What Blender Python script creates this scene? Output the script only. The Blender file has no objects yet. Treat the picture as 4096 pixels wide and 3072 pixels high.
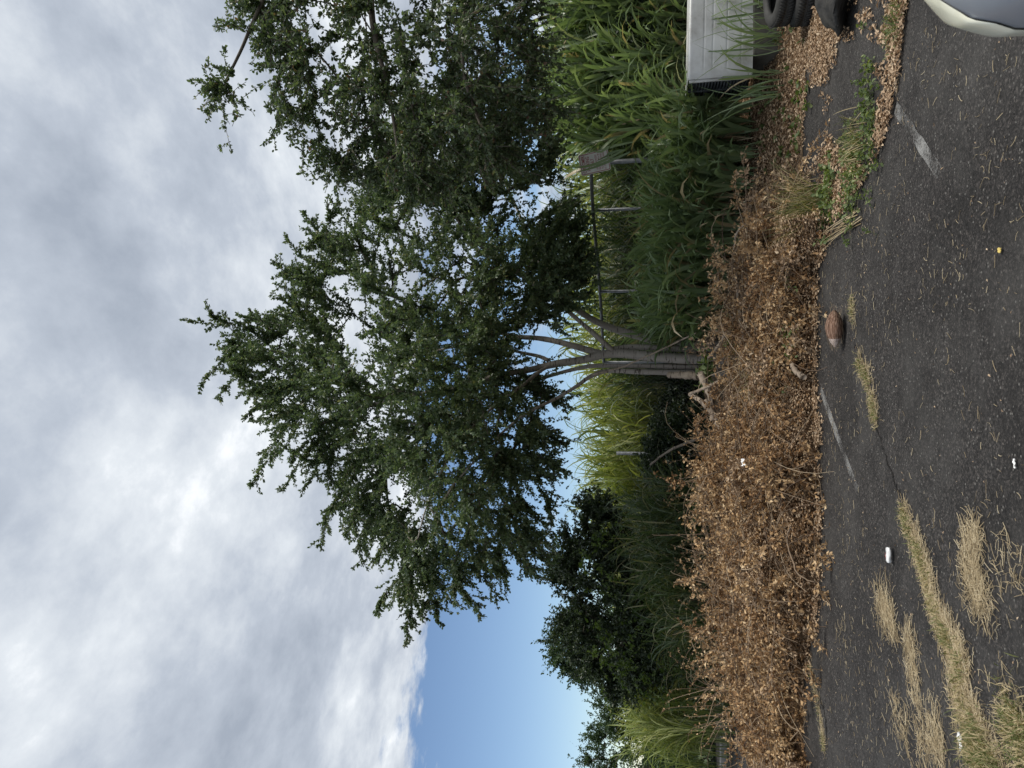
import bpy, math
import numpy as np
from mathutils import Vector

# ------------------------------------------------------------------ camera, sky, sun, exposure
R = math.radians
scene = bpy.context.scene
PITCH = R(11.0); CAMH = 1.6; FPX = 710.0
cd = bpy.data.cameras.new('camera'); cam = bpy.data.objects.new('camera', cd)
scene.collection.objects.link(cam); scene.camera = cam
cd.sensor_width = 36.0; cd.lens = 36.0 * FPX / 1024.0; cd.clip_start = 0.05; cd.clip_end = 3000
cd.dof.use_dof = True; cd.dof.focus_distance = 9.0; cd.dof.aperture_fstop = 6.5
# phone held sideways: picture left is world up, picture top is world right
cp, sp = math.cos(PITCH), math.sin(PITCH)
from mathutils import Matrix
cam.matrix_world = Matrix(((0, 1, 0, 0), (sp, 0, -cp, 0), (-cp, 0, -sp, CAMH), (0, 0, 0, 1)))

SUN_EL, SUN_AZ = R(60), R(112)          # azimuth from +Y towards +X
world = bpy.data.worlds.new('World'); scene.world = world; world.use_nodes = True
wn, wl = world.node_tree.nodes, world.node_tree.links
wn.clear()
def WN(t, **kw):
    n = wn.new(t)
    for k, v in kw.items(): setattr(n, k, v)
    return n
def wmath(op, a, b=None, c=None):
    n = WN('ShaderNodeMath', operation=op)
    for i, v in enumerate((a, b, c)):
        if v is None: continue
        if isinstance(v, (int, float)): n.inputs[i].default_value = v
        else: wl.new(v, n.inputs[i])
    return n.outputs[0]
out = WN('ShaderNodeOutputWorld'); bg = WN('ShaderNodeBackground'); bg.inputs[1].default_value = 0.1
wl.new(bg.outputs[0], out.inputs[0])
sky = WN('ShaderNodeTexSky', sky_type='NISHITA'); sky.sun_disc = False
sky.sun_elevation = SUN_EL; sky.sun_rotation = SUN_AZ; sky.air_density = 0.9; sky.dust_density = 0.15; sky.ozone_density = 2.6
tc = WN('ShaderNodeTexCoord'); sep = WN('ShaderNodeSeparateXYZ'); wl.new(tc.outputs['Generated'], sep.inputs[0])
zz = wmath('MAXIMUM', wmath('ADD', sep.outputs[2], 0.03), 0.02)
px = wmath('DIVIDE', sep.outputs[0], zz); py = wmath('DIVIDE', sep.outputs[1], zz)
comb = WN('ShaderNodeCombineXYZ'); wl.new(px, comb.inputs[0]); wl.new(py, comb.inputs[1])
def wnoise(scale, detail, rough, loc=(0, 0, 0), rot=0.0, scl=(1, 1, 1), dist=0.0):
    m = WN('ShaderNodeMapping'); m.inputs['Location'].default_value = loc
    m.inputs['Rotation'].default_value = (0, 0, rot); m.inputs['Scale'].default_value = scl
    wl.new(comb.outputs[0], m.inputs[0])
    n = WN('ShaderNodeTexNoise'); n.inputs['Scale'].default_value = scale; n.inputs['Detail'].default_value = detail
    n.inputs['Roughness'].default_value = rough; n.inputs['Distortion'].default_value = dist
    wl.new(m.outputs[0], n.inputs['Vector']); return n.outputs['Fac']
n_big = wnoise(0.95, 4, 0.5, (3.1, 7.7, 0), R(35), (1.0, 0.85, 1), 0.0)
n_mid = wnoise(2.3, 9, 0.60, (1.3, 2.2, 0), R(-30), (1.0, 0.75, 1), 0.1)
n_fin = wnoise(5.5, 9, 0.62, (4.3, 0.2, 0), R(20), (1.0, 0.8, 1), 0.0)
n_edge = wnoise(1.7, 9, 0.62, (5.0, 1.0, 0), 0, (1, 1, 1), 0.0)
n_cum = wnoise(0.55, 7, 0.62, (0.4, 9.0, 0), 0, (1, 0.55, 1), 0.2)
br = wmath('ADD', wmath('ADD', wmath('MULTIPLY', n_big, 0.42), wmath('MULTIPLY', n_mid, 0.40)), wmath('MULTIPLY', n_fin, 0.18))
ramp = WN('ShaderNodeValToRGB'); wl.new(br, ramp.inputs[0])
e = ramp.color_ramp.elements
CL = 10.0
e[0].position = 0.39; e[0].color = (0.31, 0.352, 0.42, 1)
e[1].position = 0.64; e[1].color = (1.0, 1.01, 1.02, 1)
m1 = e.new(0.47); m1.color = (0.42, 0.465, 0.535, 1)
m2 = e.new(0.56); m2.color = (0.63, 0.67, 0.715, 1)
cs = WN('ShaderNodeVectorMath', operation='SCALE'); wl.new(ramp.outputs[0], cs.inputs[0]); cs.inputs['Scale'].default_value = CL * 0.91
# the cloud deck ends at a ragged line ahead, clear sky below it
edge_d = wmath('ADD', wmath('SUBTRACT', 2.85, wmath('MULTIPLY', px, -0.10)), wmath('MULTIPLY', wmath('SUBTRACT', n_edge, 0.5), 1.5))
mk = WN('ShaderNodeMapRange'); mk.interpolation_type = 'SMOOTHSTEP'
wl.new(wmath('SUBTRACT', edge_d, py), mk.inputs[0]); mk.inputs[1].default_value = -0.06; mk.inputs[2].default_value = 0.16
# far cumulus scattered in the clear part
ck = WN('ShaderNodeMapRange'); ck.interpolation_type = 'SMOOTHSTEP'
wl.new(wmath('ADD', n_cum, wmath('MULTIPLY', wmath('MINIMUM', wmath('MAXIMUM', px, -1.5), 2.5), 0.07)), ck.inputs[0])
ck.inputs[1].default_value = 0.54; ck.inputs[2].default_value = 0.66
mask = wmath('MAXIMUM', mk.outputs[0], wmath('MULTIPLY', ck.outputs[0], 0.85))
mix = WN('ShaderNodeMix', data_type='RGBA'); wl.new(mask, mix.inputs['Factor'])
skm = WN('ShaderNodeVectorMath', operation='SCALE'); wl.new(sky.outputs[0], skm.inputs[0]); skm.inputs['Scale'].default_value = 0.95
wl.new(skm.outputs[0], mix.inputs['A']); wl.new(cs.outputs[0], mix.inputs['B'])
wl.new(mix.outputs['Result'], bg.inputs[0])

sd = bpy.data.lights.new('sun', 'SUN'); sun = bpy.data.objects.new('sun', sd); scene.collection.objects.link(sun)
sd.energy = 2.6; sd.angle = R(18); sd.color = (1.0, 0.95, 0.86)
sdir = Vector((math.sin(SUN_AZ) * math.cos(SUN_EL), math.cos(SUN_AZ) * math.cos(SUN_EL), math.sin(SUN_EL)))
sun.rotation_euler = sdir.to_track_quat('Z', 'Y').to_euler(); sun.location = (0, 0, 30)
scene.view_settings.view_transform = 'Standard'; scene.view_settings.look = 'None'
scene.view_settings.exposure = 0.46; scene.view_settings.gamma = 1.0
scene.render.engine = 'CYCLES'; scene.cycles.max_bounces = 4; scene.cycles.diffuse_bounces = 3; scene.cycles.glossy_bounces = 1; scene.cycles.transmission_bounces = 2; scene.cycles.transparent_max_bounces = 6

# ------------------------------------------------------------------ helpers
C = scene.collection
rng = np.random.default_rng(11)
def ray(x, y):
    a = (x - 2048) / 4.0; b = (1536 - y) / 4.0
    return np.array([b, FPX * cp + a * sp, FPX * sp - a * cp])
def P(x, y, D):                 # point seen at photo pixel (x, y), D metres ahead
    r = ray(x, y); t = D / r[1]; return r * t + np.array([0, 0, CAMH])
def G(x, y, z=0.0):             # point seen at photo pixel on the level z
    r = ray(x, y); t = (z - CAMH) / r[2]; return r * t + np.array([0, 0, CAMH])
def nz(v): return v / np.maximum(np.linalg.norm(v, axis=-1, keepdims=True), 1e-9)
def rv(n): return nz(rng.normal(size=(n, 3)))
def mesh(name, V, F, mats, smooth=False, midx=None):
    V = np.ascontiguousarray(V, dtype=np.float32).reshape(-1, 3); F = np.ascontiguousarray(F, dtype=np.int32)
    me = bpy.data.meshes.new(name); k = F.shape[1]; m = len(F)
    me.vertices.add(len(V)); me.vertices.foreach_set('co', V.ravel())
    me.loops.add(m * k); me.loops.foreach_set('vertex_index', F.ravel())
    me.polygons.add(m); me.polygons.foreach_set('loop_start', np.arange(0, m * k, k, dtype=np.int32))
    me.polygons.foreach_set('loop_total', np.full(m, k, dtype=np.int32))
    if smooth: me.polygons.foreach_set('use_smooth', np.ones(m, dtype=bool))
    for mm in (mats if isinstance(mats, (list, tuple)) else [mats]): me.materials.append(mm)
    if midx is not None: me.polygons.foreach_set('material_index', np.asarray(midx, dtype=np.int32))
    me.update(calc_edges=True); me.validate(); return me
def link(name, me, parent=None, label=None, cat=None, group=None, kind=None, loc=None):
    o = bpy.data.objects.new(name, me); C.objects.link(o)
    if loc is not None: o.location = loc
    if parent is not None:
        o.parent = parent
        if loc is None: o.location = -parent.location   # children are modelled in world space
    if label: o['label'] = label
    if cat: o['category'] = cat
    if group: o['group'] = group
    if kind: o['kind'] = kind
    return o
def empty(name, loc, label, cat, group=None):
    o = bpy.data.objects.new(name, None); C.objects.link(o); o.location = loc; o.empty_display_size = 0.1
    o['label'] = label; o['category'] = cat
    if group: o['group'] = group
    return o
class MB:                        # quad/tri collector
    def __init__(s): s.V = []; s.F = []; s.n = 0
    def add(s, V, F):
        V = np.asarray(V, float).reshape(-1, 3); F = np.asarray(F, int)
        if F.shape[1] == 4: F = np.concatenate([F[:, [0, 1, 2]], F[:, [0, 2, 3]]])
        s.V.append(V); s.F.append(F + s.n); s.n += len(V); return s
    def me(s, name, mats, smooth=False): return mesh(name, np.concatenate(s.V), np.concatenate(s.F), mats, smooth)
def tubes(pts, rad, sides=6, cap=False):      # pts (n,k,3), rad (n,k)
    pts = np.asarray(pts, float); rad = np.asarray(rad, float); n, k, _ = pts.shape
    tan = np.empty_like(pts); tan[:, 1:-1] = pts[:, 2:] - pts[:, :-2]; tan[:, 0] = pts[:, 1] - pts[:, 0]; tan[:, -1] = pts[:, -1] - pts[:, -2]
    tan = nz(tan); ref = np.where(np.abs(nz((pts[:, -1] - pts[:, 0]))[:, None, 2:3]) > 0.85, np.array([1.0, 0, 0]), np.array([0, 0, 1.0]))
    a = nz(np.cross(tan, np.broadcast_to(ref, tan.shape))); b = np.cross(tan, a)
    th = np.linspace(0, 2 * math.pi, sides, endpoint=False)
    V = pts[:, :, None, :] + rad[:, :, None, None] * (np.cos(th)[None, None, :, None] * a[:, :, None, :] + np.sin(th)[None, None, :, None] * b[:, :, None, :])
    V = V.reshape(-1, 3)
    i = np.arange(k - 1)[:, None] * sides; j = np.arange(sides)[None, :]; j2 = (j + 1) % sides
    q = np.stack([i + j, i + j2, i + sides + j2, i + sides + j], -1).reshape(-1, 4)
    F = (q[None] + (np.arange(n) * k * sides)[:, None, None]).reshape(-1, 4)
    F = np.concatenate([F[:, [0, 1, 2]], F[:, [0, 2, 3]]])
    if cap:
        extra = []
        for s in range(n):
            for r0 in (0, (k - 1) * sides):
                for t in range(1, sides - 1): extra.append((s * k * sides + r0, s * k * sides + r0 + t, s * k * sides + r0 + t + 1))
        F = np.concatenate([F, np.array(extra)])
    return V, F
def smooth_line(pts, k):
    pts = np.asarray(pts, float); m = len(pts)
    t = np.linspace(0, m - 1, k); i = np.clip(t.astype(int), 0, m - 2); f = (t - i)[:, None]
    p0 = pts[np.clip(i - 1, 0, m - 1)]; p1 = pts[i]; p2 = pts[i + 1]; p3 = pts[np.clip(i + 2, 0, m - 1)]
    return 0.5 * ((2 * p1) + (-p0 + p2) * f + (2 * p0 - 5 * p1 + 4 * p2 - p3) * f ** 2 + (-p0 + 3 * p1 - 3 * p2 + p3) * f ** 3)
def kites(pos, d, nrm, L, W, fold=0.25, curl=0.0):
    n = len(pos); L = np.broadcast_to(np.asarray(L, float), (n,))[:, None]; W = np.broadcast_to(np.asarray(W, float), (n,))[:, None]
    d = nz(d); s = nz(np.cross(d, nrm)); u = np.cross(s, d)
    mid = pos + d * L * 0.45
    V = np.stack([pos, mid - s * W * 0.5 + u * W * fold, pos + d * L - u * L * curl, mid + s * W * 0.5 + u * W * fold], 1).reshape(-1, 3)
    b = (np.arange(n) * 4)[:, None]
    F = np.concatenate([b + np.array([[0, 3, 2]]), b + np.array([[0, 2, 1]])])
    return V, F
def hexleaves(pos, d, nrm, L, W, fold=0.2, curl=0.15):   # rounder leaf, 4 triangles
    n = len(pos); L = np.broadcast_to(np.asarray(L, float), (n,))[:, None]; W = np.broadcast_to(np.asarray(W, float), (n,))[:, None]
    d = nz(d); s = nz(np.cross(d, nrm)); u = np.cross(s, d)
    a = pos + d * L * 0.3; c = pos + d * L * 0.72 - u * L * curl * 0.4
    V = np.stack([pos, a - s * W * .46 + u * W * fold, c - s * W * .4 + u * W * fold * .8, pos + d * L - u * L * curl, c + s * W * .4 + u * W * fold * .8, a + s * W * .46 + u * W * fold], 1).reshape(-1, 3)
    b = (np.arange(n) * 6)[:, None]
    F = np.concatenate([b + np.array([[0, 3, 2]]), b + np.array([[0, 2, 1]]), b + np.array([[0, 4, 3]]), b + np.array([[0, 5, 4]])])
    return V, F
def blades(start, az, e0, k, L, W, seg=6, fold=0.18, twist=None, kexp=1.4, tipw=0.04):
    n = len(start); t = np.linspace(0, 1, seg + 1)
    el = e0[:, None] - k[:, None] * t[None] ** kexp
    ds = (L / seg)[:, None]
    hx = np.cumsum(np.cos(el[:, :-1]) * ds, 1); hz_ = np.cumsum(np.sin(el[:, :-1]) * ds, 1)
    hx = np.concatenate([np.zeros((n, 1)), hx], 1); hz_ = np.concatenate([np.zeros((n, 1)), hz_], 1)
    ca, sa = np.cos(az)[:, None], np.sin(az)[:, None]
    pts = np.stack([start[:, 0:1] + hx * ca, start[:, 1:2] + hx * sa, start[:, 2:3] + hz_], -1)
    side = np.stack([-sa, ca, np.zeros_like(sa)], -1)
    tw = (rng.normal(size=n) * 0.5 if twist is None else twist)[:, None, None] * np.linspace(0.2, 1.6, seg + 1)[None, :, None]
    nrm = np.stack([-np.sin(el) * ca, -np.sin(el) * sa, np.cos(el)], -1)
    side2 = side * np.cos(tw) + nrm * np.sin(tw); nrm2 = nrm * np.cos(tw) - side * np.sin(tw)
    prof = np.minimum(1.0, 0.35 + 2.6 * t) * np.clip(1 - t ** 2.6, tipw, 1)
    w = (W[:, None] * prof[None])[:, :, None] * 0.5
    V = np.stack([pts - side2 * w + nrm2 * w * fold * 2, pts, pts + side2 * w + nrm2 * w * fold * 2], 2).reshape(-1, 3)
    i = np.arange(seg)[:, None] * 3; j = np.arange(2)[None]
    q = np.stack([i + j, i + j + 1, i + 3 + j + 1, i + 3 + j], -1).reshape(-1, 4)
    F = (q[None] + (np.arange(n) * (seg + 1) * 3)[:, None, None]).reshape(-1, 4)
    return V, np.concatenate([F[:, [0, 1, 2]], F[:, [0, 2, 3]]])
def inpoly(pts, poly):
    x, y = pts[:, 0], pts[:, 1]; inside = np.zeros(len(pts), bool); poly = np.asarray(poly, float); j = len(poly) - 1
    for i in range(len(poly)):
        xi, yi = poly[i]; xj, yj = poly[j]
        c = ((yi > y) != (yj > y)) & (x < (xj - xi) * (y - yi) / (yj - yi + 1e-12) + xi); inside ^= c; j = i
    return inside
def polydist(pts, poly):
    poly = np.asarray(poly, float); best = np.full(len(pts), 1e9)
    for i in range(len(poly)):
        a = poly[i]; b = poly[(i + 1) % len(poly)]; ab = b - a
        t = np.clip(((pts - a) @ ab) / (ab @ ab + 1e-9), 0, 1)[:, None]
        best = np.minimum(best, np.linalg.norm(pts - (a + t * ab), axis=1))
    return best
def sample_poly(poly, n):
    poly = np.asarray(poly, float); lo, hi = poly.min(0), poly.max(0); res = []; c = 0
    while c < n:
        p = rng.uniform(lo, hi, (n * 3, 2)); p = p[inpoly(p, poly)]; res.append(p); c += len(p)
    return np.concatenate(res)[:n]
def sstep(a, b, x):
    t = np.clip((x - a) / (b - a), 0, 1); return t * t * (3 - 2 * t)
def vnoise(x, y, seed=0):       # cheap smooth value noise, numpy
    xi = np.floor(x).astype(int); yi = np.floor(y).astype(int); fx = x - xi; fy = y - yi
    def h(a, b):
        s = np.sin(a * 127.1 + b * 311.7 + seed * 74.7) * 43758.5453; return s - np.floor(s)
    fx = fx * fx * (3 - 2 * fx); fy = fy * fy * (3 - 2 * fy)
    return (h(xi, yi) * (1 - fx) + h(xi + 1, yi) * fx) * (1 - fy) + (h(xi, yi + 1) * (1 - fx) + h(xi + 1, yi + 1) * fx) * fy

# ------------------------------------------------------------------ materials
def newmat(name):
    m = bpy.data.materials.new(name); m.use_nodes = True; nt = m.node_tree
    for n in list(nt.nodes): nt.nodes.remove(n)
    o = nt.nodes.new('ShaderNodeOutputMaterial'); return m, nt, o
def N(nt, t, **kw):
    n = nt.nodes.new(t)
    for k, v in kw.items():
        if k == 'ins':
            for a, b in v.items(): n.inputs[a].default_value = b
        else: setattr(n, k, v)
    return n
def rampn(nt, stops, fac):
    r = N(nt, 'ShaderNodeValToRGB'); el = r.color_ramp.elements
    for i, (p, c) in enumerate(stops):
        e_ = el[i] if i < 2 else el.new(p)
        e_.position = p; e_.color = (*c, 1)
    nt.links.new(fac, r.inputs[0]); return r.outputs[0]
def leafmat(name, stops, transl=0.35, rough=0.5, spec=0.3, tcol=None):
    m, nt, o = newmat(name); g = N(nt, 'ShaderNodeNewGeometry'); L = nt.links.new
    col = rampn(nt, stops, g.outputs['Random Per Island'])
    p = N(nt, 'ShaderNodeBsdfPrincipled', ins={'Roughness': rough, 'Specular IOR Level': spec}); L(col, p.inputs['Base Color'])
    if transl > 0:
        t = N(nt, 'ShaderNodeBsdfTranslucent'); hs = N(nt, 'ShaderNodeMix', data_type='RGBA', blend_type='MULTIPLY')
        hs.inputs['Factor'].default_value = 1.0; L(col, hs.inputs['A']); hs.inputs['B'].default_value = (*(tcol or (1.5, 1.6, 0.6)), 1)
        L(hs.outputs['Result'], t.inputs[0])
        mx = N(nt, 'ShaderNodeMixShader'); mx.inputs[0].default_value = transl
        L(p.outputs[0], mx.inputs[1]); L(t.outputs[0], mx.inputs[2]); L(mx.outputs[0], o.inputs[0])
    else: L(p.outputs[0], o.inputs[0])
    return m
def noisemat(name, stops, scale=5, detail=6, rough=0.8, bump=0.0, bscale=None, stretch=(1, 1, 1), spec=0.3, metallic=0.0, coat=0.0, bdist=0.02):
    m, nt, o = newmat(name); L = nt.links.new
    tc_ = N(nt, 'ShaderNodeTexCoord'); mp = N(nt, 'ShaderNodeMapping'); mp.inputs['Scale'].default_value = stretch; L(tc_.outputs['Object'], mp.inputs[0])
    no = N(nt, 'ShaderNodeTexNoise', ins={'Scale': scale, 'Detail': detail, 'Roughness': 0.6}); L(mp.outputs[0], no.inputs['Vector'])
    p = N(nt, 'ShaderNodeBsdfPrincipled', ins={'Roughness': rough, 'Specular IOR Level': spec, 'Metallic': metallic, 'Coat Weight': coat})
    L(rampn(nt, stops, no.outputs['Fac']), p.inputs['Base Color'])
    if bump > 0:
        n2 = N(nt, 'ShaderNodeTexNoise', ins={'Scale': bscale or scale * 3, 'Detail': 5}); L(mp.outputs[0], n2.inputs['Vector'])
        bp = N(nt, 'ShaderNodeBump', ins={'Strength': bump, 'Distance': bdist}); L(n2.outputs['Fac'], bp.inputs['Height']); L(bp.outputs[0], p.inputs['Normal'])
    L(p.outputs[0], o.inputs[0]); return m
def asphalt_mat():
    m, nt, o = newmat('asphalt'); L = nt.links.new
    tc_ = N(nt, 'ShaderNodeTexCoord')
    def no(s, d, r=0.6):
        n = N(nt, 'ShaderNodeTexNoise', ins={'Scale': s, 'Detail': d, 'Roughness': r}); L(tc_.outputs['Object'], n.inputs['Vector']); return n.outputs['Fac']
    big = rampn(nt, [(0.32, (0.0165, 0.0152, 0.0148)), (0.48, (0.0290, 0.0268, 0.0262)), (0.66, (0.050, 0.0468, 0.0455))], no(0.9, 10, 0.78))
    fine = rampn(nt, [(0.36, (0.36, 0.36, 0.36)), (0.5, (0.9, 0.9, 0.9)), (0.64, (1.9, 1.87, 1.83))], no(30, 8, 0.9))
    mul = N(nt, 'ShaderNodeMix', data_type='RGBA', blend_type='MULTIPLY'); mul.inputs['Factor'].default_value = 1; L(big, mul.inputs['A']); L(fine, mul.inputs['B'])
    vo = N(nt, 'ShaderNodeTexVoronoi', ins={'Scale': 60.0, 'Randomness': 1.0}); L(tc_.outputs['Object'], vo.inputs['Vector'])
    # a few pale aggregate stones
    sepc = N(nt, 'ShaderNodeSeparateColor'); L(vo.outputs['Color'], sepc.inputs[0])
    gt = N(nt, 'ShaderNodeMath', operation='GREATER_THAN'); gt.inputs[1].default_value = 0.93; L(sepc.outputs[0], gt.inputs[0])
    lt = N(nt, 'ShaderNodeMath', operation='LESS_THAN'); lt.inputs[1].default_value = 0.36; L(vo.outputs['Distance'], lt.inputs[0])
    an = N(nt, 'ShaderNodeMath', operation='MULTIPLY'); L(gt.outputs[0], an.inputs[0]); L(lt.outputs[0], an.inputs[1])
    v2 = N(nt, 'ShaderNodeTexVoronoi', ins={'Scale': 105.0, 'Randomness': 1.0}); L(tc_.outputs['Object'], v2.inputs['Vector']); s2 = N(nt, 'ShaderNodeSeparateColor'); L(v2.outputs['Color'], s2.inputs[0])
    grain = rampn(nt, [(0.0, (0.35, 0.35, 0.35)), (0.55, (0.85, 0.85, 0.85)), (0.85, (1.35, 1.34, 1.31)), (1.0, (2.6, 2.5, 2.4))], s2.outputs[0])
    mul2 = N(nt, 'ShaderNodeMix', data_type='RGBA', blend_type='MULTIPLY'); mul2.inputs['Factor'].default_value = 1; L(mul.outputs['Result'], mul2.inputs['A']); L(grain, mul2.inputs['B'])
    st = N(nt, 'ShaderNodeMix', data_type='RGBA'); L(an.outputs[0], st.inputs['Factor']); L(mul2.outputs['Result'], st.inputs['A']); st.inputs['B'].default_value = (0.15, 0.145, 0.135, 1)
    # faint dusty areas
    dm = rampn(nt, [(0.47, (0, 0, 0)), (0.72, (0.6, 0.6, 0.6))], no(0.8, 9, 0.7))
    du = N(nt, 'ShaderNodeMix', data_type='RGBA'); L(dm, du.inputs['Factor']); L(st.outputs['Result'], du.inputs['A']); du.inputs['B'].default_value = (0.085, 0.082, 0.078, 1)
    p = N(nt, 'ShaderNodeBsdfPrincipled', ins={'Roughness': 0.82, 'Specular IOR Level': 0.3}); L(du.outputs['Result'], p.inputs['Base Color'])
    bp = N(nt, 'ShaderNodeBump', ins={'Strength': 1.0, 'Distance': 0.012}); L(no(48, 6, 0.8), bp.inputs['Height']); L(bp.outputs[0], p.inputs['Normal'])
    L(p.outputs[0], o.inputs[0]); return m
def paint_mat():
    m, nt, o = newmat('worn_road_paint'); L = nt.links.new
    tc_ = N(nt, 'ShaderNodeTexCoord')
    n1 = N(nt, 'ShaderNodeTexNoise', ins={'Scale': 60.0, 'Detail': 6.0, 'Roughness': 0.75}); L(tc_.outputs['Object'], n1.inputs['Vector'])
    n2 = N(nt, 'ShaderNodeTexNoise', ins={'Scale': 4.0, 'Detail': 4.0}); L(tc_.outputs['Object'], n2.inputs['Vector'])
    ad = N(nt, 'ShaderNodeMath', operation='ADD'); L(n1.outputs['Fac'], ad.inputs[0]); L(n2.outputs['Fac'], ad.inputs[1])
    mr = N(nt, 'ShaderNodeMapRange'); mr.inputs[1].default_value = 0.90; mr.inputs[2].default_value = 1.30; mr.inputs[4].default_value = 0.6; L(ad.outputs[0], mr.inputs[0])
    p = N(nt, 'ShaderNodeBsdfPrincipled', ins={'Base Color': (0.42, 0.42, 0.41, 1), 'Roughness': 0.8}); tr = N(nt, 'ShaderNodeBsdfTransparent')
    mx = N(nt, 'ShaderNodeMixShader'); L(mr.outputs[0], mx.inputs[0]); L(tr.outputs[0], mx.inputs[1]); L(p.outputs[0], mx.inputs[2]); L(mx.outputs[0], o.inputs[0]); return m
def bark_mat(name, a, b, dark):
    m, nt, o = newmat(name); L = nt.links.new
    tc_ = N(nt, 'ShaderNodeTexCoord')
    def no(s, st, d=5):
        mp = N(nt, 'ShaderNodeMapping'); mp.inputs['Scale'].default_value = st; L(tc_.outputs['Object'], mp.inputs[0])
        n = N(nt, 'ShaderNodeTexNoise', ins={'Scale': s, 'Detail': d, 'Roughness': 0.6}); L(mp.outputs[0], n.inputs['Vector']); return n.outputs['Fac']
    base = rampn(nt, [(0.3, a), (0.7, b)], no(4, (1, 1, 0.5)))
    len_ = rampn(nt, [(0.58, (0, 0, 0)), (0.63, (0.95, 0.95, 0.95))], no(5, (1.4, 1.4, 7.5), 3))
    mx = N(nt, 'ShaderNodeMix', data_type='RGBA'); L(len_, mx.inputs['Factor']); L(base, mx.inputs['A']); mx.inputs['B'].default_value = (*dark, 1)
    p = N(nt, 'ShaderNodeBsdfPrincipled', ins={'Roughness': 0.75, 'Specular IOR Level': 0.25}); L(mx.outputs['Result'], p.inputs['Base Color'])
    bp = N(nt, 'ShaderNodeBump', ins={'Strength': 0.5, 'Distance': 0.01}); L(no(6, (1, 1, 6)), bp.inputs['Height']); L(bp.outputs[0], p.inputs['Normal'])
    L(p.outputs[0], o.inputs[0]); return m
def plain(name, col, rough=0.5, metallic=0.0, spec=0.5, coat=0.0):
    m, nt, o = newmat(name); p = N(nt, 'ShaderNodeBsdfPrincipled', ins={'Base Color': (*col, 1), 'Roughness': rough, 'Metallic': metallic, 'Specular IOR Level': spec, 'Coat Weight': coat})
    nt.links.new(p.outputs[0], o.inputs[0]); return m

M_asphalt = asphalt_mat(); M_paint = paint_mat()
M_leaf = leafmat('tree_leaf', [(0.0, (0.066, 0.102, 0.055)), (0.45, (0.102, 0.148, 0.078)), (0.9, (0.150, 0.195, 0.100)), (1.0, (0.20, 0.20, 0.10))], 0.40, 0.40, 0.5, (1.2, 1.25, 0.75))
M_leaf_near = leafmat('overhanging_tree_leaf', [(0.0, (0.064, 0.098, 0.053)), (0.5, (0.100, 0.142, 0.076)), (0.96, (0.155, 0.195, 0.10)), (1.0, (0.17, 0.09, 0.06))], 0.40, 0.40, 0.5, (1.2, 1.25, 0.7))
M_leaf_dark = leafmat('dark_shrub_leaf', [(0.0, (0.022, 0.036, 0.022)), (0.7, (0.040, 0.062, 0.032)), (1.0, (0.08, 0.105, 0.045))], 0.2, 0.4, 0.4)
M_leaf_vine = leafmat('vine_leaf', [(0.0, (0.05, 0.09, 0.025)), (1.0, (0.12, 0.16, 0.045))], 0.35, 0.45, 0.3)
M_leaf_far = leafmat('far_tree_leaf', [(0.0, (0.035, 0.065, 0.035)), (1.0, (0.075, 0.115, 0.055))], 0.3, 0.5, 0.3)
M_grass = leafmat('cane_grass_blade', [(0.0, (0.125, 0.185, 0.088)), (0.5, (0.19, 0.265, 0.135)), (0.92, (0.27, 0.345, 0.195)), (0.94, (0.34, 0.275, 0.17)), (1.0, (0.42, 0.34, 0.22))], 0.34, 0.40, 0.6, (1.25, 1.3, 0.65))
M_grass_lit_tint = leafmat('sunlit_tint_cane_grass', [(0.0, (0.14, 0.185, 0.055)), (0.6, (0.23, 0.28, 0.09)), (1.0, (0.38, 0.39, 0.17))], 0.40, 0.45, 0.4, (1.3, 1.3, 0.6))  # brighter copy of the cane grass, sunlight put into the blade colour
M_grass_shade_tint = leafmat('shade_tint_cane_grass', [(0.0, (0.045, 0.075, 0.035)), (0.7, (0.085, 0.12, 0.055)), (1.0, (0.24, 0.22, 0.12))], 0.25, 0.45, 0.4)  # darker copy of the cane grass, shade put into the blade colour
M_dead = leafmat('dead_leaf', [(0.0, (0.21, 0.13, 0.066)), (0.3, (0.41, 0.27, 0.14)), (0.75, (0.55, 0.385, 0.215)), (1.0, (0.66, 0.51, 0.32))], 0.2, 0.65, 0.2, (1.2, 1.0, 0.8))
M_dead_brown = leafmat('dead_leaf_brown', [(0.0, (0.12, 0.066, 0.033)), (0.5, (0.28, 0.165, 0.08)), (1.0, (0.45, 0.295, 0.155))], 0.15, 0.7, 0.2, (1.2, 1.0, 0.8))
M_dead_pale = leafmat('dead_leaf_pale', [(0.0, (0.16, 0.105, 0.066)), (0.35, (0.32, 0.225, 0.145)), (0.75, (0.45, 0.33, 0.22)), (1.0, (0.60, 0.48, 0.34))], 0.15, 0.7, 0.2, (1.2, 1.0, 0.8))
M_straw = leafmat('straw', [(0.0, (0.24, 0.185, 0.11)), (0.5, (0.45, 0.36, 0.225)), (1.0, (0.64, 0.55, 0.38))], 0.1, 0.7, 0.2, (1.1, 1.0, 0.8))
M_tuft = leafmat('crack_grass', [(0.0, (0.09, 0.12, 0.04)), (0.42, (0.16, 0.17, 0.07)), (0.52, (0.34, 0.28, 0.16)), (1.0, (0.50, 0.41, 0.26))], 0.2, 0.6, 0.2)
M_weed = leafmat('weed_leaf', [(0.0, (0.075, 0.11, 0.04)), (0.6, (0.13, 0.175, 0.07)), (1.0, (0.22, 0.25, 0.11))], 0.3, 0.5, 0.3)
M_twig = leafmat('dead_twig', [(0.0, (0.10, 0.07, 0.05)), (0.6, (0.22, 0.16, 0.11)), (1.0, (0.38, 0.30, 0.21))], 0.0, 0.8, 0.2)
M_bark = bark_mat('grey_bark', (0.24, 0.215, 0.19), (0.36, 0.33, 0.295), (0.07, 0.055, 0.045))
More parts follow.
